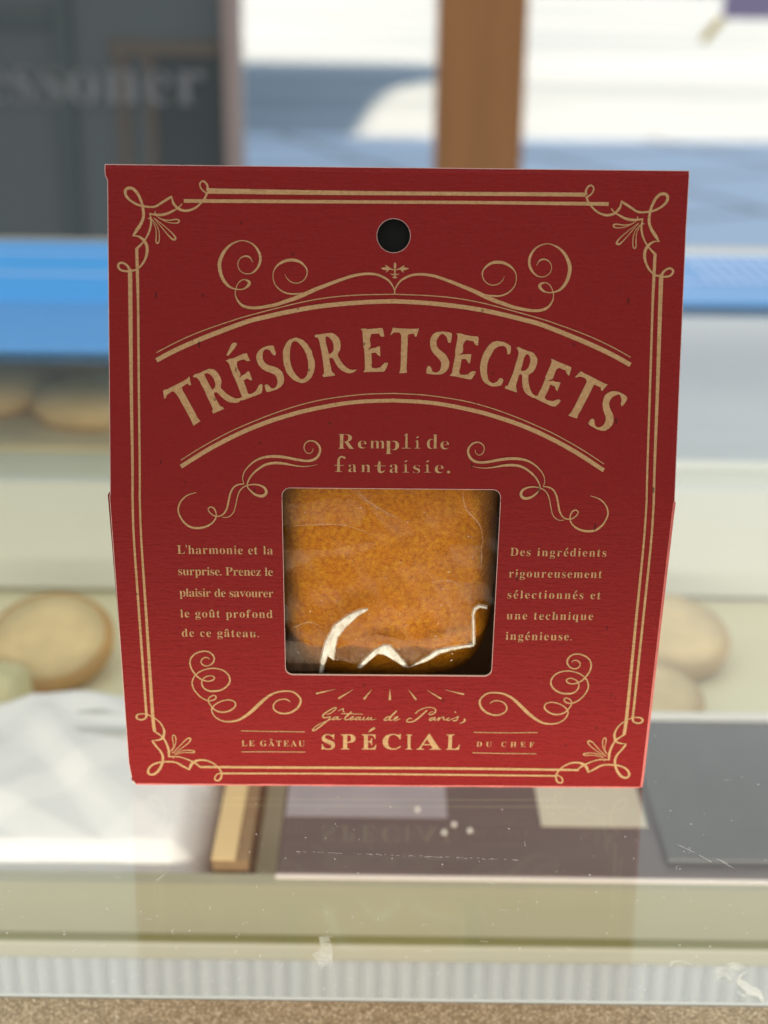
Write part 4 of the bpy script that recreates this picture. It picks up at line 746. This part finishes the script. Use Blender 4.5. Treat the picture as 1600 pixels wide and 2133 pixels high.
# ---------------------------------------------------------------- printed artwork on the card
AX = 0.40           # the print is symmetric about this line (mm)
layer = [0]
def catmull(p, step):
    if len(p) < 3:
        p = [p[0], tuple((a + b) / 2 for a, b in zip(p[0], p[1])), p[1]]
    P = [tuple(2 * a - b for a, b in zip(p[0], p[1]))] + list(p) + [tuple(2 * a - b for a, b in zip(p[-1], p[-2]))]
    out = []
    for i in range(1, len(P) - 2):
        p0, p1, p2, p3 = P[i - 1], P[i], P[i + 1], P[i + 2]
        n = max(2, int(math.hypot(p2[0] - p1[0], p2[1] - p1[1]) / step))
        for k in range(n):
            t = k / n
            out.append(tuple(0.5 * (2 * b + (c - a) * t + (2 * a - 5 * b + 4 * c - d) * t * t + (3 * b - a - 3 * c + d) * t ** 3) for a, b, c, d in zip(p0, p1, p2, p3)))
    out.append(P[-2]); return out

class Print:
    def __init__(s): s.v = []; s.f = []
    def base(s):
        layer[0] = (layer[0] + 1) % 9
        return 4.0e-5 + layer[0] * 6e-6
    def stroke(s, pts, mirror=False, step=0.35, grow=1.0):
        c = catmull(pts, step); off = s.base(); n = len(c); b = len(s.v)
        for i, (u, q, w) in enumerate(c):
            a, d = c[max(0, i - 1)], c[min(n - 1, i + 1)]
            tx, ty = d[0] - a[0], d[1] - a[1]; l = math.hypot(tx, ty) or 1
            w = max(w, 0.03) * grow
            nx, ny = -ty / l * w / 2, tx / l * w / 2
            o = off + 5e-6 * i / n
            for sg in (1, -1):
                x = u + sg * nx
                s.v.append(f3(2 * AX - x if mirror else x, q + sg * ny, o))
        for i in range(n - 1):
            q = (b + 2 * i, b + 2 * i + 1, b + 2 * i + 3, b + 2 * i + 2)
            s.f.append(q[::-1] if mirror else q)
    def poly(s, loops):
        flat, tris = tess(loops); off = s.base(); b = len(s.v)
        s.v += [f3(u, q, off) for u, q in flat]
        for t in tris:
            (x0, y0), (x1, y1), (x2, y2) = [flat[i] for i in t]
            ccw = (x1 - x0) * (y2 - y0) - (x2 - x0) * (y1 - y0) > 0
            s.f.append(tuple(b + i for i in (t if ccw else t[::-1])))
    def tri(s, verts, faces):
        off = s.base(); b = len(s.v)
        s.v += [f3(u, q, off) for u, q in verts]
        s.f += [tuple(b + i for i in f) for f in faces]
    def build(s, name, parent):
        return mesh_obj(name, s.v, s.f, M['ink'], parent)

def sym(strokes, grow=1.0, single=0):
    p = Print()
    for i, st in enumerate(strokes):
        p.stroke(st, False, grow=grow)
        if i < len(strokes) - single: p.stroke(st, True, grow=grow)
    return p
def pair(strokes, name):
    for m in (False, True):
        p = Print()
        for st in strokes: p.stroke(st, m)
        p.build(name, cb)

p = sym(ART['frame'])
for st in ART['bars']: p.stroke(st)
p.build('border_ornament', cb)
AX = ART['upper'][-1][3][0]
sym(ART['upper'], single=1).build('upper_scrollwork', cb)
sym(ART['arcs']).build('arched_rule', cb)
AX = 0.40
pair(ART['middle'], 'middle_scrollwork')
pair(ART['lower'], 'lower_scrollwork')
p = Print()
for st in ART['rays']: p.stroke(st)
p.build('ray_ornament', cb)
p = Print()
for loops in ART['title']: p.poly([list(map(tuple, l)) for l in loops])
p.build('title_lettering', cb)
p = Print()
for st in ART['script']: p.stroke(st, step=0.12, grow=1.25)
p.build('script_lettering', cb)

# pale cut edge of the card round window, hole and outline
p = Print()
def ring(pts, w, closed=True):
    q = [(x, y, w) for x, y in pts]
    for a_, b_ in zip(q, q[1:] + ([q[0]] if closed else [])): p.stroke([a_, b_], step=2.0)
ring(WIN, 0.11); mesh_obj('cut_edge', p.v, p.f, M['cut'], cb); p = Print()
ring(HOLE, 0.09); mesh_obj('cut_edge', p.v, p.f, M['cut'], cb); p = Print()
ring([(x * 0.9986, min(y, TOTAL * 1e3 - 0.06)) for x, y in OUT[:10]], 0.13, False)
ring([(x * 0.9986, min(y, TOTAL * 1e3 - 0.06)) for x, y in OUT[15:]], 0.13, False)
ring([OUT[-1][:1] + (TOTAL * 1e3 - 0.07,), OUT[0][:1] + (TOTAL * 1e3 - 0.07,)], 0.14, False)
mesh_obj('cut_edge', p.v, p.f, M['cut'], cb)
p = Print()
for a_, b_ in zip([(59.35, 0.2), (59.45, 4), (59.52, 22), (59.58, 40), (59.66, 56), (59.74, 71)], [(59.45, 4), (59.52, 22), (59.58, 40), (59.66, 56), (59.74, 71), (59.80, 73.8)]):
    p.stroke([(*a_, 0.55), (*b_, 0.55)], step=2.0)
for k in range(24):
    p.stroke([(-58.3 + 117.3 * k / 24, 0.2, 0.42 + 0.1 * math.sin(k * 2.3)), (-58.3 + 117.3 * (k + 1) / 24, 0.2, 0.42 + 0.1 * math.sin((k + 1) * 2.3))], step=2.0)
mesh_obj('lit_worn_fold', p.v, p.f, M['lit_worn'], cb)  # fold strips: wear, plus light caught on the edge painted in pink

# set type: serif letters from Blender's built-in face
_gc = {}
def serif(ch):
    o = ord(ch)
    if 65 <= o <= 90: return chr(0x1D400 + o - 65)
    if 97 <= o <= 122: return chr(0x1D41A + o - 97)
    return ch
def glyph(ch, thin):
    k = (ch, thin)
    if k not in _gc:
        c = bpy.data.curves.new('glyph', 'FONT'); c.body = serif(ch); c.size = 1.0; c.offset = thin; c.resolution_u = 3
        o = bpy.data.objects.new('glyph', c); COL.objects.link(o)
        dg = bpy.context.evaluated_depsgraph_get(); dg.update()
        ev = o.evaluated_get(dg); me = ev.to_mesh()
        v = [(a.co.x, a.co.y) for a in me.vertices]; f = []
        for q in me.polygons:
            t = tuple(q.vertices)
            f.append(t if q.normal.z > 0 else t[::-1])
        ev.to_mesh_clear()
        bpy.data.objects.remove(o); bpy.data.curves.remove(c)
        xs = [a[0] for a in v]; ys = [a[1] for a in v]
        _gc[k] = (v, f, min(xs), max(xs), min(ys), max(ys))
    return _gc[k]
ACC = {'é': ('e', 'acute'), 'É': ('E', 'acute'), 'û': ('u', 'hat'), 'â': ('a', 'hat'), 'Â': ('A', 'hat'), 'ô': ('o', 'hat')}

def put(p, ch, u0, u1, s0, s1, thin):
    v, f, xa, xb, ya, yb = glyph(ch, thin)
    p.tri([(u0 + (x - xa) / (xb - xa) * (u1 - u0), s0 + (y - ya) / (yb - ya) * (s1 - s0)) for x, y in v], f)

def accent(p, kind, uc, s, em):
    if kind == 'acute':
        p.stroke([(uc - 0.05 * em, s, 0.05 * em), (uc + 0.03 * em, s + 0.10 * em, 0.085 * em), (uc + 0.11 * em, s + 0.19 * em, 0.11 * em)], step=0.1)
    else:
        p.stroke([(uc - 0.15 * em, s, 0.05 * em), (uc - 0.07 * em, s + 0.08 * em, 0.07 * em), (uc, s + 0.15 * em, 0.08 * em)], step=0.1)
        p.stroke([(uc, s + 0.15 * em, 0.08 * em), (uc + 0.07 * em, s + 0.08 * em, 0.07 * em), (uc + 0.15 * em, s, 0.05 * em)], step=0.1)

def text_line(p, txt, u0, u1, s, em, thin, space=0.36, wide=1.0):
    base = [ACC.get(c, (c, None)) for c in txt]
    ws = [None if c == ' ' else (lambda g: (g[3] - g[2]) * em * wide)(glyph(c, thin)) for c, _ in base]
    gaps = len(txt) - 1
    tot = sum(w for w in ws if w is not None) + sum(space * em * 0.6 for w in ws if w is None)
    g = (u1 - u0 - tot) / gaps
    x = u0
    for (c, ac), w in zip(base, ws):
        if w is None: x += space * em * 0.6 + g; continue
        v, f, xa, xb, ya, yb = glyph(c, thin)
        p.tri([(x + (a - xa) * em * wide, s + b * em) for a, b in v], f)
        if ac: accent(p, ac, x + w / 2, s + (yb + 0.05) * em, em)
        x += w + g

p = Print()
for ch, u0, u1, s0, s1 in ART['glyphs']:
    if ch == '.':
        p.stroke([(u0, (s0 + s1) / 2, 0.3), ((u0 + u1) / 2, (s0 + s1) / 2, s1 - s0), (u1, (s0 + s1) / 2, 0.3)], step=0.1)
    elif ch in 'lift':
        w_, h_ = u1 - u0, s1 - s0; c_ = (u0 + u1) / 2
        if ch == 'l':
            p.stroke([(c_ + 0.02 * w_, s0, 0.26 * w_), (c_ + 0.02 * w_, (s0 + s1) / 2, 0.25 * w_), (c_ + 0.02 * w_, s1, 0.20 * w_)], step=0.2)
            p.stroke([(u0 + 0.22 * w_, s1 - 0.13 * h_, 0.05), (c_, s1 - 0.04 * h_, 0.16)], step=0.2)
            p.stroke([(u0, s0 + 0.05, 0.12), (c_, s0 + 0.06, 0.14), (u1, s0 + 0.05, 0.12)], step=0.2)
        elif ch == 'i':
            p.stroke([(c_, s0, 0.32 * w_), (c_, s0 + 0.33 * h_, 0.30 * w_), (c_ - 0.02 * w_, s0 + 0.66 * h_, 0.24 * w_)], step=0.2)
            p.stroke([(u0 + 0.1 * w_, s0 + 0.57 * h_, 0.05), (c_, s0 + 0.63 * h_, 0.16)], step=0.2)
            p.stroke([(u0, s0 + 0.05, 0.11), (c_, s0 + 0.06, 0.13), (u1, s0 + 0.05, 0.11)], step=0.2)
            p.stroke([(c_ - 0.18 * w_, s1 - 0.17 * h_, 0.08), (c_, s1 - 0.09 * h_, 0.30), (c_ + 0.22 * w_, s1 - 0.03 * h_, 0.10)], step=0.1)
        elif ch == 'f':
            x_ = u0 + 0.37 * w_
            p.stroke([(x_, s0, 0.24 * w_), (x_, s0 + 0.5 * h_, 0.23 * w_), (x_ + 0.02 * w_, s0 + 0.80 * h_, 0.20 * w_), (x_ + 0.20 * w_, s1 - 0.05 * h_, 0.16 * w_), (u1 - 0.22 * w_, s1 - 0.06 * h_, 0.15 * w_), (u1 - 0.06 * w_, s1 - 0.14 * h_, 0.20 * w_)], step=0.12)
            p.stroke([(u0, s0 + 0.41 * h_, 0.12), (x_, s0 + 0.41 * h_, 0.13), (u1 - 0.15 * w_, s0 + 0.41 * h_, 0.12)], step=0.2)
            p.stroke([(u0 + 0.1 * w_, s0 + 0.06, 0.12), (x_, s0 + 0.06, 0.13), (u0 + 0.68 * w_, s0 + 0.06, 0.12)], step=0.2)
        else:
            x_ = u0 + 0.42 * w_
            p.stroke([(x_ + 0.03 * w_, s1, 0.16 * w_), (x_, s0 + 0.6 * h_, 0.27 * w_), (x_, s0 + 0.22 * h_, 0.27 * w_), (x_ + 0.10 * w_, s0 + 0.06 * h_, 0.20 * w_), (u0 + 0.75 * w_, s0 + 0.06 * h_, 0.12 * w_), (u0 + 0.92 * w_, s0 + 0.22 * h_, 0.05 * w_)], step=0.12)
            p.stroke([(u0, s0 + 0.60 * h_, 0.11), (x_, s0 + 0.60 * h_, 0.13), (u1, s0 + 0.60 * h_, 0.11)], step=0.2)
    else: put(p, ch, u0, u1, s0, s1, -0.013)
p.build('slogan_lettering', cb)
for name, rng in (('left_text_lettering', range(0, 5)), ('right_text_lettering', range(5, 10))):
    p = Print()
    for i in rng:
        t, u0, u1, s, em = ART['lines'][i]; text_line(p, t, u0, u1, s, em, -0.006, wide=0.90)
    p.build('paragraph_lettering', cb)
for i, rr in ((10, (0, 1)), (11, (2, 3))):
    p = Print()
    t, u0, u1, s, em = ART['lines'][i]; text_line(p, t, u0, u1, s, em, -0.003, wide=0.92)
    for k in rr: p.stroke(ART['rules'][k])
    p.build('caption_lettering', cb)
p = Print()
for ch, u0, u1, s0, s1 in ART['special']: put(p, ch, u0, u1, s0, s1, 0.004)
p.stroke(ART['special_acc'], step=0.2)
p.build('special_lettering', cb)

# ---------------------------------------------------------------- cake and its film, inside the box
lowt = SEG[0][3]; LEAN = math.atan2(-lowt[0], lowt[1])   # panel leans towards the camera
def local_to_world(pl):
    c, s = math.cos(YAW), math.sin(YAW)
    return (ROOT[0] + pl[0] * c - pl[1] * s, ROOT[1] + pl[0] * s + pl[1] * c, ROOT[2] + pl[2])
cc = ART['cakec'][0]
cen = f3(cc[0] - 0.6, 55.5, -0.0048)
cake = thing('sponge_cake', 'golden brown sponge cake seen through the box window', 'cake', local_to_world(cen), YAW)
vs, fs = [], []
NG = 72
for j in range(NG + 1):
    for i in range(NG + 1):
        a, c = 2 * i / NG - 1, 2 * j / NG - 1
        q = max(abs(a), abs(c)); pn = (abs(a) ** 4.0 + abs(c) ** 4.0) ** (1 / 4.0)
        k = q / pn if pn > 0 else 0
        x, z = a * k * 0.0246, c * k * 0.0325
        d = 0.0008 * q * q + (0.0 if q < 0.74 else 0.0105 * (1 - math.sqrt(max(0.0, 1 - ((q - 0.74) / 0.26) ** 2))))
        w = 0.00022 * math.sin(420 * x + 2) * math.sin(380 * z + 1) + 0.00018 * math.sin(900 * x + 500 * z)
        vs.append((x, d + w - z * math.sin(LEAN), z))
for j in range(NG):
    for i in range(NG):
        p_ = j * (NG + 1) + i; fs.append((p_, p_ + 1, p_ + NG + 2, p_ + NG + 1))
mesh_obj('crumb', vs, fs, M['cake'], cake, True)

FO = 0.0025
wr = thing('cake_wrapper', 'clear crinkled film wrapped round the sponge cake', 'wrapper', ROOT, YAW)
def film_mesh(name, loops, off, mat, cells=0, wave=0.0, thick=0.0):
    verts = [Vector(p) for p in loops]; n = len(verts)
    edges = [(i, (i + 1) % n) for i in range(n)]
    us = [p[0] for p in loops]; ss = [p[1] for p in loops]
    if cells:
        for i in range(1, cells):
            for j in range(1, cells):
                q = (min(us) + (max(us) - min(us)) * i / cells, min(ss) + (max(ss) - min(ss)) * j / cells)
                if inside(q, loops): verts.append(Vector(q))
    v, e, f, *_ = delaunay_2d_cdt(verts, edges, [], 0, 1e-5)
    vv = []
    for u, s in v:
        s_ = min(s, cr - 0.02) if s < cr else s
        d = off + wave * (math.sin(u * 0.55 + s * 0.35) + math.sin(u * 0.21 - s * 0.6 + 1) + 0.5 * math.sin(u * 1.3 + s * 0.9))
        # continue the lower panel's plane above the crease so that the film stays flat
        t = SEG[0][3]; nn = (-t[1], t[0])
        vv.append((u * 1e-3, t[0] * s * 1e-3 - nn[0] * d, t[1] * s * 1e-3 - nn[1] * d))
    ff = []
    for t in f:
        c = (sum(v[i][0] for i in t) / len(t), sum(v[i][1] for i in t) / len(t))
        if inside(c, loops): ff.append(tuple(t))
    o = mesh_obj(name, vv, ff, mat, wr, True)
    if thick:
        md = o.modifiers.new('th', 'SOLIDIFY'); md.thickness = thick; md.offset = 0
    return o
film_mesh('film_sheet', [tuple(p) for p in ART['film']['outline']], FO, M['film'], 34, 0.00022)
for k in ('crescent', 'peak', 'edge', 'hook'):  # pale polygons drawn in the shape of highlights along the folds
    pts = [tuple(p) for p in ART['film'][k]]
    cx_ = sum(q[0] for q in pts) / len(pts)
    area_ = sum(a_[0] * c_[1] - c_[0] * a_[1] for a_, c_ in zip(pts, pts[1:] + pts[:1]))
    halo = []
    for a_, m_, c_ in zip(pts[-1:] + pts[:-1], pts, pts[1:] + pts[:1]):
        tx, ty = c_[0] - a_[0], c_[1] - a_[1]; l_ = math.hypot(tx, ty) or 1; sg = 1 if area_ > 0 else -1
        halo.append((m_[0] + sg * ty / l_ * 0.28, m_[1] - sg * tx / l_ * 0.28))
    film_mesh('fold_gleam', halo, FO - 0.0004, M['crease_halo'])
    film_mesh('fold_gleam', pts, FO - 0.0006, M['crease'], 12, 0.00005, 0.00010)

for q in ART['film']['patches']:
    film_mesh('doubled_film', [tuple(p) for p in q], FO - 0.0004, M['double_film'])
for q in ART['film']['lines']:
    c_ = catmull([(*p, 0.12) for p in q], 0.4); L_ = []; R_ = []
    for i in range(len(c_)):
        a_, d_ = c_[max(0, i - 1)], c_[min(len(c_) - 1, i + 1)]
        l_ = math.hypot(d_[0] - a_[0], d_[1] - a_[1]) or 1; w_ = 0.09 * math.sin(PI * (i + 0.5) / len(c_)) + 0.02
        L_.append((c_[i][0] - (d_[1] - a_[1]) / l_ * w_, c_[i][1] + (d_[0] - a_[0]) / l_ * w_)); R_.append((c_[i][0] + (d_[1] - a_[1]) / l_ * w_, c_[i][1] - (d_[0] - a_[0]) / l_ * w_))
    film_mesh('film_crease', L_ + R_[::-1], FO - 0.0005, M['crease_soft'])

# tiny glints of light on the film, laid on as pale flecks
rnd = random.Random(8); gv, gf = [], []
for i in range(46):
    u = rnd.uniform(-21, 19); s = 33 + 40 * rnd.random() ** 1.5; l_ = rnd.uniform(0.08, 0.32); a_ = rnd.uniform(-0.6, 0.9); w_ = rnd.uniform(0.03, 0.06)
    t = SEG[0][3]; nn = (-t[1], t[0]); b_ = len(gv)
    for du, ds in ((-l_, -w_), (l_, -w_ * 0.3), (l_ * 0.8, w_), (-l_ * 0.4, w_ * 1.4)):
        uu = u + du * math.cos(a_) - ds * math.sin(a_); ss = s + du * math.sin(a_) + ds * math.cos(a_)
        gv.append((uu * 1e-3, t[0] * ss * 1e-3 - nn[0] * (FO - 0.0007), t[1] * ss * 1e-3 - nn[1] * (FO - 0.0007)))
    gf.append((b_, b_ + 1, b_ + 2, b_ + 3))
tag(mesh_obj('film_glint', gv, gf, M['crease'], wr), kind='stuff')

# ---------------------------------------------------------------- door lettering, banner
def flat_text(name, txt, parent, x0, x1, zbase, xh, y, mat, thin=-0.004):
    V_, F_ = [], []
    ws = [(glyph(c, thin)[3] - glyph(c, thin)[2]) * xh / 0.47 for c in txt]
    g = (x1 - x0 - sum(ws)) / max(1, len(txt) - 1); x = x0; em = xh / 0.47
    for c, w in zip(txt, ws):
        v, f, xa, xb, ya, yb = glyph(c, thin); b = len(V_)
        V_ += [(x + (a - xa) * em, y, zbase + q * em) for a, q in v]
        F_ += [tuple(b + i for i in t) for t in f]
        x += w + g
    return mesh_obj(name, V_, F_, mat, parent)
flat_text('lettering', 'essoner', door, -0.060, 0.312, 1.050, 0.054, -0.0105, M['letter'])

box('cloth', (0.0, 0.40, 0, 0.004, 0.0, 0.09), M['purple'], ban)
tb = bmesh.new(); bx(tb, -0.006, 0.006, -0.003, 0.007, -0.045, 0.0, 0.002); o = bm_obj('tassel', tb, M['yellow'], ban); o.rotation_euler = (0, R(40), 0)

# ---------------------------------------------------------------- dust, scratches and smears on the glass
M['dust'] = plain('dust_fleck', (0.85, 0.84, 0.80), 0.6, 0.1, 50)
def mat_smear(name, lo, hi):
    t = NT(name)
    f = t.ramp(t.noise(t.coord((1, 2.2, 1), (0, 0, 0.6)), 190.0, 6.0, 0.7), [(0.34, lo), (0.50, (lo + hi) / 2), (0.64, hi)])
    dif = t.n('ShaderNodeBsdfDiffuse', {'Color': (0.96, 0.97, 0.84, 1)}).outputs[0]
    tr = t.n('ShaderNodeBsdfTransparent').outputs[0]
    return t.done(t.n('ShaderNodeMixShader', {0: f, 1: tr, 2: dif}).outputs[0])
M['smear'] = mat_smear('greasy_smear', 0.05, 0.6)
M['cream_dab'] = mat_smear('cream_dab', 0.55, 1.0)
rnd = random.Random(21)
vs, fs = [], []
def fleck(x, y, l, w, a, z=0.00025):
    c, s = math.cos(a), math.sin(a); b = len(vs)
    for p_, q_ in ((-l, -w), (l, -w * 0.4), (l, w * 0.5), (-l * 0.6, w)):
        vs.append((x + p_ * c - q_ * s, y + p_ * s + q_ * c - CY, z))
    fs.append((b, b + 1, b + 2, b + 3))
for i in range(420):
    y = 0.2175 + 0.11 * rnd.random() ** 1.5; x = rnd.uniform(-0.11, 0.11)
    r = rnd.random()
    if 0.286 < y < 0.34 and abs(x) < 0.062: continue
    if r < 0.82: l = rnd.uniform(0.00007, 0.00022); fleck(x, y, l, l * rnd.uniform(0.5, 1), rnd.uniform(0, 6.3))
    elif r < 0.90: fleck(x, y, rnd.uniform(0.0004, 0.0011), 0.00004, rnd.uniform(0, 6.3))
    else:       # little curled fibre
        a0 = rnd.uniform(0, 6.3); rr = rnd.uniform(0.0004, 0.0010)
        for k in range(8): fleck(x + rr * math.cos(a0 + k * 0.28), y + rr * math.sin(a0 + k * 0.28), rr * 0.15, 0.00004, a0 + k * 0.28 + PI / 2)
for i in range(70):   # worn score line
    k = rnd.random(); fleck(-0.0185 + 0.049 * k, 0.2635 - 0.0022 * k + rnd.uniform(-1, 1) * 0.0002, rnd.uniform(0.0001, 0.0005), 0.00005, rnd.uniform(-0.2, 0.2))
for x, y, a, l in ((0.0665, 0.2665, -0.75, 0.0022), (0.070, 0.2628, -0.9, 0.0016), (0.0735, 0.2618, -0.7, 0.0012), (0.0745, 0.2603, -0.8, 0.0014), (-0.0458, 0.2535, 1.0, 0.0012)):
    for k in range(7): fleck(x + (k - 3) * l * 0.3 * math.cos(a), y + (k - 3) * l * 0.3 * math.sin(a), l * 0.17, rnd.uniform(0.00004, 0.00012), a + rnd.uniform(-0.2, 0.2))
tag(mesh_obj('dust', vs, fs, M['dust'], case), kind='stuff')
def smear(pts, seed, mat=None):
    me = [(x, y - CY, 0.0004) for x, y in pts]
    return mesh_obj('smear', me, [tuple(range(len(me)))], mat or M['smear'], case)
for q_ in [[(0.06796, 0.22358), (0.06867, 0.2234), (0.06982, 0.22239), (0.07018, 0.22128), (0.07109, 0.22092), (0.07172, 0.22019), (0.07175, 0.21826), (0.07139, 0.21653), (0.0711, 0.21734), (0.07074, 0.21843), (0.06997, 0.21878), (0.06885, 0.21903), (0.0688, 0.21986), (0.06833, 0.22078), (0.06771, 0.22188)], [(0.06792, 0.22339), (0.06847, 0.22416), (0.06961, 0.22533), (0.07068, 0.22558), (0.06978, 0.22495), (0.06876, 0.22379), (0.06834, 0.22302)], [(0.06729, 0.22002), (0.06782, 0.2191), (0.06873, 0.21876), (0.06852, 0.21839), (0.06774, 0.21874), (0.06716, 0.21974)]]:
    smear(q_, 1, M['cream_dab'])
for q_ in [[(0.06655, 0.22719), (0.06757, 0.22809), (0.06851, 0.2283), (0.06971, 0.22799), (0.07037, 0.22698), (0.0707, 0.22621), (0.06945, 0.22571), (0.06822, 0.22587), (0.06738, 0.22663)], [(0.0638, 0.22256), (0.06425, 0.22408), (0.06413, 0.2256), (0.06501, 0.22678), (0.06632, 0.227), (0.0678, 0.22625), (0.06767, 0.22452), (0.06622, 0.22251), (0.06631, 0.22374), (0.06557, 0.2241), (0.06453, 0.22333)], [(0.0556, 0.2266), (0.0561, 0.22797), (0.0574, 0.22877), (0.05904, 0.22871), (0.06015, 0.22785), (0.06089, 0.22709), (0.05993, 0.22736), (0.05855, 0.22811), (0.05714, 0.22808), (0.05618, 0.22699)]]:
    smear(q_, 1, M['smear'])
smear([(-0.0118, 0.2345), (-0.0098, 0.2350), (-0.0090, 0.2310), (-0.0088, 0.2265), (-0.0108, 0.2250), (-0.0128, 0.2290), (-0.0112, 0.2310)], 2)
